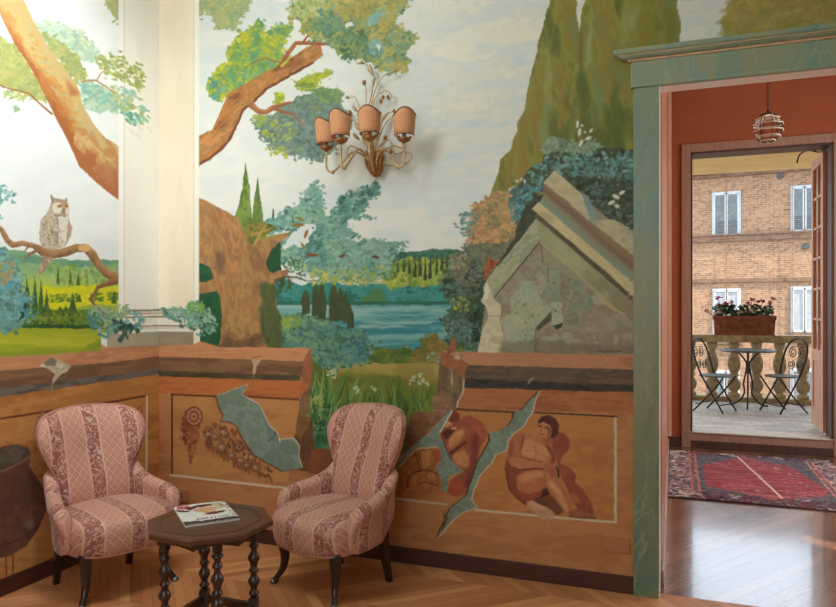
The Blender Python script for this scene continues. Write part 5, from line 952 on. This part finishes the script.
# ---------------------------------------------------------------- upholstered armchairs
def fabric():
    N = NT('rose_damask_stripe'); uv = N.n('ShaderNodeTexCoord').outputs['UV']; sx = N.n('ShaderNodeSeparateXYZ'); N.put(uv, sx.inputs[0]); s, t = sx.outputs[0], sx.outputs[1]
    ph = N.math('FRACT', N.math('ADD', N.math('DIVIDE', s, .19), .745))
    step = lambda a, b: N.math('MULTIPLY', N.math('GREATER_THAN', ph, a), N.math('LESS_THAN', ph, b))
    dark = step(.575, .925); l1 = step(.535, .575); l2 = step(.925, .965); line = N.math('ADD', l1, l2)
    tri = lambda a: N.math('ABSOLUTE', N.math('SUBTRACT', N.math('FRACT', a), .5))
    p = N.math('MULTIPLY', s, 1/.038); q = N.math('MULTIPLY', t, 1/.046)
    a, b = tri(N.math('ADD', p, q)), tri(N.math('SUBTRACT', p, q)); lat = N.math('LESS_THAN', N.math('MINIMUM', a, b), .14); dot = N.math('GREATER_THAN', N.math('MINIMUM', a, b), .36)
    lattice = N.math('MAXIMUM', lat, dot)
    n = N.noise(uv, 10, 3, .6); base = N.mix(N.ramp(n, [(.35, (0, 0, 0, 1)), (.7, (1, 1, 1, 1))]), rgb(200, 140, 124), rgb(182, 122, 108))
    base = N.mix(N.math('MULTIPLY', lattice, .75), base, rgb(216, 168, 148))
    w = N.noise(uv, 25, 2, .5, 1.8); vine = N.ramp(N.math('ABSOLUTE', N.math('SUBTRACT', w, .5)), [(0, (1, 1, 1, 1)), (.035, (.9, .9, .9, 1)), (.05, (0, 0, 0, 1))])
    vo = N.n('ShaderNodeTexVoronoi'); N.put(uv, vo.inputs['Vector']); vo.inputs['Scale'].default_value = 26; fl = N.ramp(vo.outputs['Distance'], [(.0, (.1, .1, .1, 1)), (.12, (1, 1, 1, 1)), (.2, (0, 0, 0, 1))])
    drk = N.mix(N.math('MULTIPLY', N.math('MAXIMUM', vine, N.math('MULTIPLY', fl, .55)), .7), rgb(156, 92, 82), rgb(226, 188, 168))
    vo2 = N.n('ShaderNodeTexVoronoi'); N.put(uv, vo2.inputs['Vector']); vo2.inputs['Scale'].default_value = 13; sp = N.ramp(vo2.outputs['Distance'], [(.0, (0, 0, 0, 1)), (.10, (0, 0, 0, 1)), (.13, (1, 1, 1, 1)), (.18, (0, 0, 0, 1))])
    drk = N.mix(N.math('MULTIPLY', sp, .5), drk, rgb(96, 52, 50))
    col = N.mix(dark, base, drk); col = N.mix(N.math('MULTIPLY', line, .8), col, rgb(226, 174, 156))
    weave = N.noise(uv, 420, 2); N.bump(N.math('ADD', N.math('MULTIPLY', lattice, .4), weave), .25, .0015)
    N.b.inputs['Sheen Weight'].default_value = .25; N.b.inputs['Sheen Roughness'].default_value = .4
    return N.out(col, .52, 0, .35)
M_fab = fabric(); M_pipe = plain('rose_piping', (206, 146, 130), (186, 124, 110), 60, .6)
M_leg = plain('ebonised_wood', (48, 30, 24), (34, 21, 17), 12, .22, stretch=(3, 3, .5), coat=.4); M_brass = plain('worn_metal_toe', (150, 150, 146), (110, 112, 112), 20, .35, .8)
OUT = spline([(0, 0, .345), (.13, 0, .348), (.19, 0, .375), (.196, 0, .43), (.190, 0, .49), (.202, 0, .55), (.234, 0, .62), (.268, 0, .70), (.275, 0, .765), (.250, 0, .828), (.19, 0, .862), (.10, 0, .876), (0, 0, .880)], 4)
OUT = [(p.x, p.z) for p in OUT]; OUT = OUT+[(-x, z) for x, z in OUT[-2:0:-1]]
def back_y(x, z): return .165+(z-.36)*.29-.085*(x/.26)**2*min(1., max(0., (z-.3)/.3))-.018*math.exp(-((z-.5)/.09)**2)
def armchair(label, loc, rz):
    t = thing('armchair', label, 'armchair', loc, rz, 'rose striped armchairs by the mural')
    # back: a padded spoon shape
    rings, uvs = [], []; c0 = .62
    seq = [(r, -1) for r in (.02, .15, .3, .45, .6, .74, .85, .93, .98, 1.)]+[(r, 1) for r in (1., .985, .94, .85, .65, .4, .02)]
    for r, sd in seq:
        rg, uq = [], []
        for x, z in OUT:
            X, Z = x*r, c0+(z-c0)*r; f = (1-min(1, r)**3.2)**.5
            y = back_y(X, Z)+(-.052*f if sd < 0 else .045+.02*f*.6) - (0 if sd > 0 else 0)
            if sd < 0: y += .018*math.exp(-(X*X+(Z-.665)**2)/.0007)+.012*r**8
            rg.append(Vector((X, y, Z))); uq.append((X, Z))
        rings.append(rg); uvs.append(uq)
    bk = MB().loft(rings, uvs=uvs).build('backrest', M_fab, t)
    MB().tube([Vector((x*1.0, back_y(x, z)+.012, z)) for x, z in OUT+OUT[:1]], .0065, 6).build('piping', M_pipe, bk)
    MB().ball((0, back_y(0, .665)-.038, .665), .013, 10).build('button', M_fab, bk)
    # seat: deep bowed cushion
    so = []
    for k in range(48):
        a = 2*math.pi*k/48; ca, sa = math.cos(a), math.sin(a); e = .62
        x = .265*math.copysign(abs(ca)**e, ca); y = .245*math.copysign(abs(sa)**e, sa); y = y-.03*(1-(x/.265)**2) if sa < 0 else y
        so.append((x*(1-.16*max(0, y/.245)), y-.02))
    rings, uvs = [], []
    for z, r in [(.232, .05), (.232, .88), (.236, .93), (.252, .965), (.29, .985), (.33, 1.), (.358, .992), (.378, .965), (.392, .92), (.402, .84), (.412, .66), (.418, .4), (.42, .03)]:
        rings.append([Vector((x*r, y*r, z+(.014 if z > .3 else 0)*(1 if y < 0 else .2)*0)) for x, y in so]); uvs.append([(x*r, y*r*(1 if z > .37 else 1)-(.40-z if z < .38 else 0)) for x, y in so])
    st = MB().loft(rings, uvs=uvs).build('seat', M_fab, t)
    MB().tube([Vector((x*.925, y*.925, .235)) for x, y in so+so[:1]], .0055, 6).build('piping', M_pipe, st)
    # arms
    for s in (-1, 1):
        path = spline([(.203, .215, .585), (.222, .15, .525), (.244, .07, .492), (.262, .005, .478), (.271, -.055, .470), (.273, -.100, .456)], 5); rings, uvs = [], []; L = 0
        ext = [(p, 1.) for p in path]+[(path[-1]+Vector((0, -.018, -.002)), .93), (path[-1]+Vector((-.002, -.032, -.006)), .78), (path[-1]+Vector((-.003, -.040, -.012)), .5), (path[-1]+Vector((-.003, -.042, -.018)), .12)]
        for i, (p, k) in enumerate(ext):
            if i: L += (p-ext[i-1][0]).length
            zc = p.z-.038; R = .038; prof = []
            zb = .240+.10*max(0, (p.y-.10)/.12)
            for n_, z in [(-.022, zb), (-.026, zb+.06), (-.028, (zb+zc)/2), (-.029, zc-.03)]: prof.append((n_, z))
            for q in range(9): a = math.radians(205-q*29); prof.append((.006+R*math.cos(a), zc+R*math.sin(a)))
            for n_, z in [(.026, zc-.045), (.016, (zb+zc)/2), (.018, zb+.06), (.012, zb)]: prof.append((n_, z))
            mz = (zb+zc)/2
            rings.append([Vector((s*(p.x+n_*k), p.y, mz+(z-mz)*(k if k < 1 else 1))) for n_, z in prof]); uvs.append([(L+.06, (z-.3)+n_*.6) for n_, z in prof])
        ar = MB().loft(rings, uvs=uvs).build('arm', M_fab, t)
        MB().tube([Vector((s*(p.x+.036), p.y, p.z-.05)) for p in path], .0055, 6).tube([Vector((s*(path[-1].x+.03), path[-1].y-.022, path[-1].z-.05)), Vector((s*(path[-1].x+.012), path[-1].y-.03, .30))], .0055, 6).build('piping', M_pipe, ar)
    # legs
    for s in (-1, 1):
        lp = spline([(s*.200, -.165, .245), (s*.200, -.167, .19), (s*.197, -.163, .13), (s*.203, -.172, .075), (s*.222, -.192, .03), (s*.238, -.208, .0)], 4)
        lg = MB().tube(lp, [.034-.0195*min(1, i/15)+.004*max(0, (i-16)/4) for i in range(len(lp))], 12).build('front_leg', M_leg, t)
        MB().tube([lp[-3]+Vector((s*.001, -.001, 0)), lp[-1]+Vector((s*.001, -.001, 0))], [.0165, .0195], 12).build('toe_cap', M_brass, lg)
        MB().loft([[Vector((s*x+dx*w, y+dy*w, z)) for dx, dy in ((-1, -1), (1, -1), (1, 1), (-1, 1))] for x, y, z, w in ((.185, .165, .26, .021), (.187, .18, .12, .018), (.190, .205, 0, .0145))], smooth=False).build('rear_leg', M_leg, t, bevel=.004)
    return t
armchair('rose striped armchair nearest the corner, beside the painted owl wall', (-2.69, 2.755, 0), math.radians(69))
armchair('rose striped armchair to the right, in front of the painted meadow gap', (-1.625, 3.155, 0), math.radians(-22))

# ---------------------------------------------------------------- octagonal table and magazine
M_walnut = NT('dark_walnut'); f = M_walnut.noise(M_walnut.coord('Object', (3, 14, 14)), 3, 5, .6, .6); M_walnut = M_walnut.out(M_walnut.ramp(f, [(.3, rgb(74, 46, 33)), (.55, rgb(98, 62, 44)), (.8, rgb(58, 36, 27))]), .3, 0, .5, .25)
M_walnut2 = plain('dark_turned_walnut', (66, 40, 30), (46, 28, 21), 14, .3, coat=.3)
TH = .52; tb = thing('side_table', 'dark octagonal side table with bobbin turned legs between two armchairs', 'table', (-1.815, 2.40, 0), YAW)
oct_ = lambda R, a0=0.: [(R*math.cos(a0+k*math.pi/4), R*math.sin(a0+k*math.pi/4)) for k in range(8)]
MB().loft([[Vector((x, y, z)) for x, y in oct_(r)] for r, z in ((.255, TH-.026), (.262, TH-.021), (.262, TH-.006), (.257, TH))], smooth=False).build('table_top', M_walnut, tb)
MB().loft([[Vector((x, y, z)) for x, y in oct_(r)] for r, z in ((.214, TH+.0004), (.214, TH+.0012), (.205, TH+.0012), (.205, TH+.0004))], smooth=False, cap0=False, cap1=False).build('inlay_band', M_walnut2, tb)
ap = MB(); o8 = oct_(.228)
for k in range(8):       # arched apron boards
    a, b = Vector((*o8[k], 0)), Vector((*o8[(k+1) % 8], 0)); n = 10; rr = []
    inn = (-(a+b)/2).normalized()*.016
    for i in range(n+1):
        q = a.lerp(b, i/n); zb = TH-.056+.014*math.sin(math.pi*i/n)
        rr.append([q+Vector((0, 0, zb)), q+Vector((0, 0, TH-.024)), q+inn+Vector((0, 0, TH-.024)), q+inn+Vector((0, 0, zb))])
    ap.loft(rr, smooth=False)
ap.build('apron', M_walnut2, tb)
def bobbin():
    pr = [(.020, TH-.026), (.020, TH-.075)]; z = TH-.075
    for r, h in ((.013, .006), (.024, .022), (.012, .02), (.022, .02), (.012, .018), (.026, .05), (.014, .018), (.022, .018), (.013, .016), (.026, .045), (.013, .018), (.023, .02), (.013, .014)):
        n = 4 if r > .018 else 1
        for i in range(n): pr.append((.013+(r-.013)*math.sin(math.pi*(i+.5)/n) if n > 1 else r, z-h*(i+.5)/n))
        z -= h
    return pr[::-1] if False else pr, z
pr, zl = bobbin()
for k in range(4):
    a = math.radians(25)+k*math.pi/2; x, y = .18*math.cos(a), .18*math.sin(a)
    lg = MB().lathe(pr, 14, (x, y, 0)).box(x-.019, x+.019, y-.019, y+.019, .085, zl+.004).lathe([(.019, .085), (.012, .07), (.022, .045), (.022, .02), (.014, 0)], 14, (x, y, 0)); lg.build('leg', M_walnut2, tb)
    a2 = a+math.pi/2; x2, y2 = .18*math.cos(a2), .18*math.sin(a2); d = Vector((x2-x, y2-y, 0)).normalized()*.017
    MB().bar((x+d.x, y+d.y, .125), (x2-d.x, y2-d.y, .125), .022, .032).build('stretcher', M_walnut2, tb, bevel=.003)
# magazine
mc = Canvas(0, 0, 220, 290, 1, (236, 236, 232))
mc.poly([(0, 0), (220, 0), (220, 290), (0, 290)], [(226, 232, 232), (240, 240, 236), (206, 216, 218)], ns=60)
mc.poly([(10, 6), (60, 10), (70, 50), (40, 60), (8, 40)], [(176, 50, 80), (206, 120, 136)], jit=5); mc.poly([(36, 46), (90, 24), (165, 26), (175, 50), (150, 58), (90, 62), (50, 90)], [(96, 36, 44), (70, 30, 36)], jit=5)
mc.poly([(60, 90), (100, 64), (150, 66), (165, 100), (150, 150), (110, 160), (80, 130)], [(220, 176, 140), (206, 156, 120), (232, 196, 160)], jit=6); mc.poly([(0, 46), (30, 70), (60, 100), (40, 110), (10, 90)], [(84, 70, 60), (60, 50, 46)], jit=4)
mc.poly([(100, 160), (150, 150), (190, 150), (180, 176), (130, 190), (104, 182)], [(92, 36, 42), (120, 56, 52)], jit=5); mc.poly([(150, 20), (200, 10), (206, 90), (170, 120), (160, 60)], [(206, 206, 170), (170, 186, 150), (232, 226, 206)], jit=6)
mc.dabs([(186, 4), (218, 4), (218, 250), (200, 250)], 70, (4, 9), [(206, 120, 130), (176, 60, 90), (220, 220, 190), (170, 180, 150)], seed=3)
mc.poly([(0, 236), (40, 244), (70, 262), (130, 258), (190, 250), (220, 256), (220, 290), (0, 290)], [(52, 54, 64), (70, 70, 78), (40, 42, 54)], jit=4)
def letter(x, kind):       # the masthead, upside down from here
    c_ = (104, 36, 66) if kind % 2 else (70, 60, 110)
    for seg in {'n': [((0, 0), (0, 18)), ((0, 16), (9, 18)), ((9, 18), (9, 0))], 'o': [((0, 2), (0, 16)), ((0, 16), (9, 16)), ((9, 16), (9, 2)), ((9, 2), (0, 2))], 'l': [((4, 0), (4, 28))], 'i': [((4, 0), (4, 17)), ((4, 22), (4, 24))], 'e': [((0, 9), (9, 9)), ((9, 9), (7, 17)), ((7, 17), (0, 15)), ((0, 15), (0, 3)), ((0, 3), (8, 1))], 'a': [((9, 0), (9, 16)), ((9, 16), (1, 17)), ((9, 9), (0, 6)), ((0, 6), (2, 0)), ((2, 0), (9, 2))], 'u': [((0, 17), (0, 2)), ((0, 2), (9, 1)), ((9, 0), (9, 17))]}['noillena'[kind]]:
        mc.line([(x-p[0], 222+p[1]) for p in seg], 3.4, c_, jit=0)
for k in range(8): letter(186-k*17, k)
TLc, TRc, BLc = on_z(173.5, 509.5, TH), on_z(227, 502.5, TH), on_z(184, 528, TH)
ax = (TRc-TLc).normalized(); ay = Vector((0, 0, 1)).cross(ax)*-1; mgc = TLc+ax*.11+ay*.147
mag = thing('magazine', 'glossy magazine lying on the octagonal table', 'magazine', (mgc.x, mgc.y, TH+.001), math.atan2(ax.y, ax.x))
A_, B_ = np.meshgrid(np.linspace(0, 1, 100), np.linspace(0, 1, 130))
zc = .0075+.004*np.sin(A_*np.pi)**.5*(1-.3*B_)
mm = grid_mesh('cover', painted('glossy_cover', .25, .01, .5), np.stack([(A_-.5)*.22, (.5-B_)*.29, zc], -1)[::-1], mc.sample(A_*220, B_*290)[::-1]); co_ = bpy.data.objects.new('cover', mm); COL.objects.link(co_); co_.parent = mag
pg = MB()
rows = [[Vector(((a-.5)*.219, (.5-b)*.289, 0)) for a, b in ((0, 0), (1, 0), (1, 1), (0, 1))], [Vector(((a-.5)*.219, (.5-b)*.289, .0074)) for a, b in ((0, 0), (1, 0), (1, 1), (0, 1))]]
pg.loft(rows, smooth=False).build('pages', plain('paper_edges', (232, 228, 218), (206, 200, 190), 90, .7), mag)

# ---------------------------------------------------------------- wall sconce
M_giltm = plain('cream_gilt_iron', (216, 192, 148), (176, 136, 88), 24, .4, .35); M_gold = plain('burnished_gold', (190, 136, 76), (140, 92, 52), 30, .4, .45)
N = NT('peach_shade'); fz = N.noise(N.coord('Object', (1, 1, 6)), 40, 2); M_shade = N.out(N.mix(fz, rgb(226, 166, 122), rgb(210, 148, 104)), .8); N.b.inputs['Subsurface Weight'].default_value = 0
M_trim = plain('brown_shade_trim', (112, 70, 44), (92, 56, 36), 30, .6)
sp_ = on_y(378, 163, YB); sc_ = thing('wall_sconce', 'gilt leafy wall sconce with four peach shades on the mural sky', 'wall lamp', sp_)
pp = MB().lathe([(.004, -.085), (.02, -.08), (.034, -.055), (.042, -.02), (.046, .02), (.04, .05), (.02, .062), (.004, .066)], 16); pp.v = [(x, y*.55-.026, z) for x, y, z in pp.v]; pp.build('backplate', M_gold, sc_)
ff = MB()
for k in range(5):
    a = -1.1+k*.55; ff.tube(spline([(.02*math.sin(a), -.045, -.07), (.045*math.sin(a), -.062-.01*math.cos(a), -.02), (.058*math.sin(a), -.066, .04), (.085*math.sin(a), -.07, .06)], 4), [.007]*9+[.005]*3+[.002], 6)
ff.ball((0, -.055, -.055), .022, 10).build('acanthus', M_gold, sc_)
def scroll(mb, c, r, a0, turns, sgn, r_t=.004, y=0., n=22):
    mb.tube([(c[0]+r*(1-i/n*.85)*math.cos(a0+sgn*i/n*turns*6.28), y, c[1]+r*(1-i/n*.85)*math.sin(a0+sgn*i/n*turns*6.28)) for i in range(n)], [r_t*(1-.3*i/n) for i in range(n)], 6); return mb
def half_shade(px, py, zb, face):
    t1, t0, h = .062, .052, .118; n = 25; ro, ri = [], []
    rr = []
    for i in range(n):
        ph = math.radians(-105+210*i/(n-1)); a = face+ph; w = .016*math.cos(ph*2.2)+.007*math.sin(ph*1.7)
        col = []
        for k in range(6):
            f = k/5; r = t0+(t1-t0)*f; z = zb+h*f+(w*f*f); col.append((px+r*math.cos(a), py+r*math.sin(a), z))
        for k in range(5, -1, -1):
            f = k/5; r = t0+(t1-t0)*f-.0025; z = zb+h*f+(w*f*f); col.append((px+r*math.cos(a), py+r*math.sin(a), z))
        rr.append([Vector(p) for p in col])
    s = MB().loft(rr).build('lamp_shade', M_shade, sc_)
    MB().tube([r[5] for r in rr], .0028, 6).build('top_trim', M_trim, s); MB().tube([r[0] for r in rr], .002, 6).build('bottom_trim', M_trim, s)
for (x, y, zl_, face) in ((-.235, -.17, -.012, -2.05), (-.105, -.25, 0, -1.85), (.062, -.25, 0, -1.55), (.225, -.17, -.004, -1.25)):
    pth = spline([(0, -.05, -.02), (x*.35, y*.55-.02, .045), (x*.62, y*.8, -.005), (x*.84, y*.97, -.068), (x*.99, y, -.045), (x, y, .03), (x, y, .062+zl_)], 6) if abs(x) > .08 else spline([(0, -.06, -.06), (x*.5, y*.55, -.055), (x*.9, y*.9, -.03), (x, y, .02), (x, y, .062+zl_)], 6)
    am = MB().tube(pth, .0062, 8); am.ball((x*.84, y*.97, -.068), .012, 8) if abs(x) > .08 else None; am.build('arm', M_giltm, sc_)
    cu = MB().lathe([(.006, .055), (.012, .062), (.03, .07), (.036, .082), (.03, .084), (.012, .078), (.011, .10), (.009, .15), (.001, .152)], 12, (x, y, zl_))
    for k in range(6):
        a = k*1.047; cu.ball((x+.034*math.cos(a), y+.034*math.sin(a), .086+zl_), .009, 6, .8)
    cu.build('candle_cup', M_gold, sc_); half_shade(x, y, .098+zl_, face)
W_ = lambda u, v, o=.06: (lambda p: (p.x, p.y, p.z))(on_y(u, v, YB-o)-Vector(sp_))
def stem(mb, pts, o=.05, r=.0045): mb.tube([Vector(p) for p in spline([W_(u, v, o) for u, v in pts], 6)], [r*(1-.45*i/(6*(len(pts)-1))) for i in range(6*(len(pts)-1)+1)], 6); return mb
br = MB()
for pts in ([(370, 150), (367, 118), (372, 92), (374, 78), (368, 66), (364, 63)], [(371, 150), (370, 112), (376, 88), (384, 76), (393, 71)], [(372, 150), (371, 112), (376, 97), (384, 91), (390, 93), (391, 98), (387, 100)], [(368, 150), (366, 105), (366, 88), (364, 82)], [(369, 150), (362, 120), (358, 104), (355, 97), (350, 96)], [(370, 150), (358, 128), (352, 116), (350, 112)], [(373, 150), (382, 122), (388, 113), (396, 112)], [(373, 152), (384, 126), (392, 118), (400, 121)], [(371, 152), (362, 138), (364, 124), (360, 112)], [(370, 156), (352, 146), (347, 152), (350, 158), (354, 155)], [(374, 150), (388, 140), (392, 146), (390, 154)], [(376, 158), (392, 146), (402, 148), (404, 140), (398, 138)], [(378, 162), (396, 166), (408, 162), (412, 156), (408, 152), (404, 155)], [(372, 152), (388, 148), (396, 154), (404, 150), (402, 142)]): stem(br, pts)
br.build('stems', M_giltm, sc_)['kind'] = 'stuff'
lf_ = MB()
def leaf3(u, v, a, l, w, o=.055):
    p = Vector(W_(u, v, o)); d = Vector((math.cos(a), 0, math.sin(a))); s = Vector((-math.sin(a), 0, math.cos(a)))
    rg = []
    for i in range(7):
        f = i/6; q = p+d*l*f+Vector((0, -.012*math.sin(math.pi*f), 0)); ww = w*math.sin(math.pi*min(.98, f*.9+.06)); rg.append([q+s*ww, q+Vector((0, -.003, 0)), q-s*ww, q+Vector((0, .002, 0))])
    lf_.loft(rg)
for a in [(373, 76, 1.9, .07, .013), (373, 86, 1.2, .05, .010), (364, 64, 2.6, .03, .010), (391, 73, .3, .04, .009), (366, 126, 1.8, .09, .012), (362, 132, 2.2, .08, .012), (372, 120, 1.5, .09, .010), (358, 112, 2.3, .05, .010), (382, 122, .9, .06, .010), (367, 138, 1.7, .07, .013), (360, 140, 2.4, .06, .010), (376, 138, 1.2, .07, .012), (350, 98, 2.9, .03, .009)]: leaf3(*a)
lf_.build('leaves', M_giltm, sc_)['kind'] = 'stuff'
for u, v, r in ((364, 82.5, .017), (381, 101, .015), (383, 97, .013), (388, 97, .013), (350, 112, .013), (385, 137.5, .015), (394, 111, .013), (397, 136, .011), (391, 152, .012)):
    MB().ball(W_(u, v, .06), r*.72, 10, 1.2).build('bud', M_gold, sc_)
# ---------------------------------------------------------------- sockets
M_plate = plain('terracotta_painted_plate', (186, 126, 82), (176, 116, 74), 9, .45)
a, b = on_y(176, 487.5, YB), on_y(189.5, 503, YB)
so_ = thing('wall_socket', 'small terracotta socket plate low on wall near corner', 'socket', ((a.x+b.x)/2, YB, (a.z+b.z)/2))
MB().box(-(b.x-a.x)/2, (b.x-a.x)/2, -.009, 0, -.040, .040).build('plate', M_plate, so_, bevel=.003); MB().box(-.014, .002, -.012, -.008, -.016, .016).build('rocker', plain('dark_rocker', (92, 56, 40), (80, 48, 34), 9, .4), so_, bevel=.001)
a, b = on_y(603, 534, YB), on_y(630, 554, YB)
bp = MB().box(-.064, .064, -.009, 0, -.041, .041).build('blank_plate', M_plate, bevel=.003, loc=((a.x+b.x)/2, YB, (a.z+b.z)/2)); tag(bp, 'blank terracotta wall plate low beside green doorway casing', 'plate')
# ---------------------------------------------------------------- hall lantern and rug
lc = on_y(768, 128, 5.15); ln = thing('pendant_lantern', 'faceted glass globe lantern hanging on a chain in hall', 'lantern', lc)
R_ = .098; NS, NR = 8, 6
pt = lambda i, k, r=R_: Vector((r*math.sin(math.radians(28+i*(152-28+24)/NR))*math.cos(k*6.283/NS+.2), r*math.sin(math.radians(28+i*(152-28+24)/NR))*math.sin(k*6.283/NS+.2), r*math.cos(math.radians(28+i*(152-28+24)/NR))))
gl = MB().loft([[pt(i, k, R_*.985) for k in range(NS)] for i in range(NR+1)], cap0=False, cap1=True, smooth=False)
N = NT('lantern_glass'); N.b.inputs['Transmission Weight'].default_value = 1; N.b.inputs['IOR'].default_value = 1.12; gl.build('glass', N.out(rgb(250, 245, 240), .02), ln)
M_lb = plain('dark_bronze', (92, 70, 54), (66, 48, 38), 20, .4, .6); M_lh = plain('painted_hoop_glint', (250, 240, 230), (240, 226, 214), 20, .2, 0)
for k in range(NS): MB().tube([pt(i, k) for i in range(NR+1)], .0032, 6).build('rib', M_lb, ln)
for i in range(1, NR+1): MB().tube([pt(i, k % NS) for k in range(NS+1)], .0052, 6, .7).build('hoop', M_lh, ln)  # near-white hoops carry the light reflections of the globe's edges as colour
MB().lathe([(.05, R_*.87), (.05, R_*.92), (.03, R_*1.0), (.012, R_*1.1), (.008, R_*1.25), (.002, R_*1.27)], 16).build('cap', M_lb, ln)
ch = MB(); z = R_*1.25; k = 0
while z < CEIL-lc.z-.03:
    pts = [(.009*math.cos(a)*(1 if k % 2 else 0), .009*math.cos(a)*(0 if k % 2 else 1), z+.016+.018*math.sin(a)) for a in np.linspace(0, 6.283, 9)]; ch.tube(pts, .0026, 5); z += .029; k += 1
ch.build('chain', M_lb, ln); MB().lathe([(.05, CEIL-lc.z), (.05, CEIL-lc.z-.012), (.02, CEIL-lc.z-.035), (.006, CEIL-lc.z-.04)], 16).build('ceiling_rose', M_lb, ln)
rc = Canvas(0, 0, 134, 180, 3, (150, 60, 70))
q = rc.poly
q([(0, 0), (134, 0), (134, 180), (0, 180)], [(70, 62, 74), (150, 136, 134), (96, 62, 72), (186, 176, 168)], jit=0, ns=5)
for x0 in (0, 118): rc.dabs([(x0, 0), (x0+16, 0), (x0+16, 180), (x0, 180)], 900, (1., 2.6), [(216, 208, 200), (84, 76, 96), (186, 140, 138), (236, 228, 220)], seed=2+x0)
for x0 in (16, 21, 112, 116): q([(x0, 0), (x0+1.6, 0), (x0+1.6, 180), (x0, 180)], [(190, 110, 112), (206, 150, 144)], jit=.3)
q([(23, 12), (111, 12), (111, 168), (23, 168)], [(92, 92, 104), (120, 116, 120), (76, 74, 92)], jit=.5, ns=4); rc.dabs([(0, 0), (134, 0), (134, 14), (0, 14)], 500, (1, 2.6), [(206, 196, 186), (60, 54, 76), (150, 70, 80)], seed=8); rc.dabs([(0, 158), (134, 158), (134, 180), (0, 180)], 800, (1, 2.6), [(206, 190, 180), (64, 54, 70), (120, 60, 70), (84, 74, 84)], seed=9)
rc.dabs([(23, 12), (111, 12), (111, 168), (23, 168)], 900, (1, 2.2), [(140, 130, 130), (84, 84, 100), (110, 104, 116), (160, 140, 136)], seed=10)
hexa = [(27, 60), (62, 12), (96, 40), (111, 118), (108, 140), (70, 166), (27, 140)]
q(hexa, [(164, 78, 88), (182, 104, 108), (140, 66, 78), (184, 122, 122)], jit=1, ns=7, st=6)
rc.dabs(hexa, 260, (1.5, 5), [(206, 130, 130), (140, 50, 64), (112, 76, 88), (186, 84, 94)], ang=(-8, 8), asp=.2, seed=11); rc.dabs(hexa, 120, (1, 2), [(70, 66, 84), (206, 180, 160), (110, 80, 90)], seed=12)
rc.line([(58, 8), (64, 60), (70, 110), (76, 158)], 1.9, (226, 206, 186)); rc.dabs([(70, 18), (96, 30), (96, 60), (74, 56)], 40, (1, 2.4), [(196, 170, 130), (90, 80, 96)], seed=13)
A_, B_ = np.meshgrid(np.linspace(0, 1, 220), np.linspace(0, 1, 280))
rx0, rx1, ry0, ry1 = -.04, 1.34, 5.46, 7.24
rz_ = .012+.002*np.sin(A_*9+B_*5)
rug = grid_mesh('rug', painted('wool_rug_pile', .95, .5, .1), np.stack([rx0+(rx1-rx0)*A_, ry1+(ry0-ry1)*B_, rz_], -1)[::-1], rc.sample(A_*134, B_*180)[::-1]); give_body(rug, [(rx0, rx1, ry0, ry1, .001, .008)], (.12, .06, .06))
tag(bpy.data.objects.new('rug', rug), 'worn red oriental rug with dark patterned border on hall floor', 'rug'); COL.objects.link(bpy.data.objects['rug'])
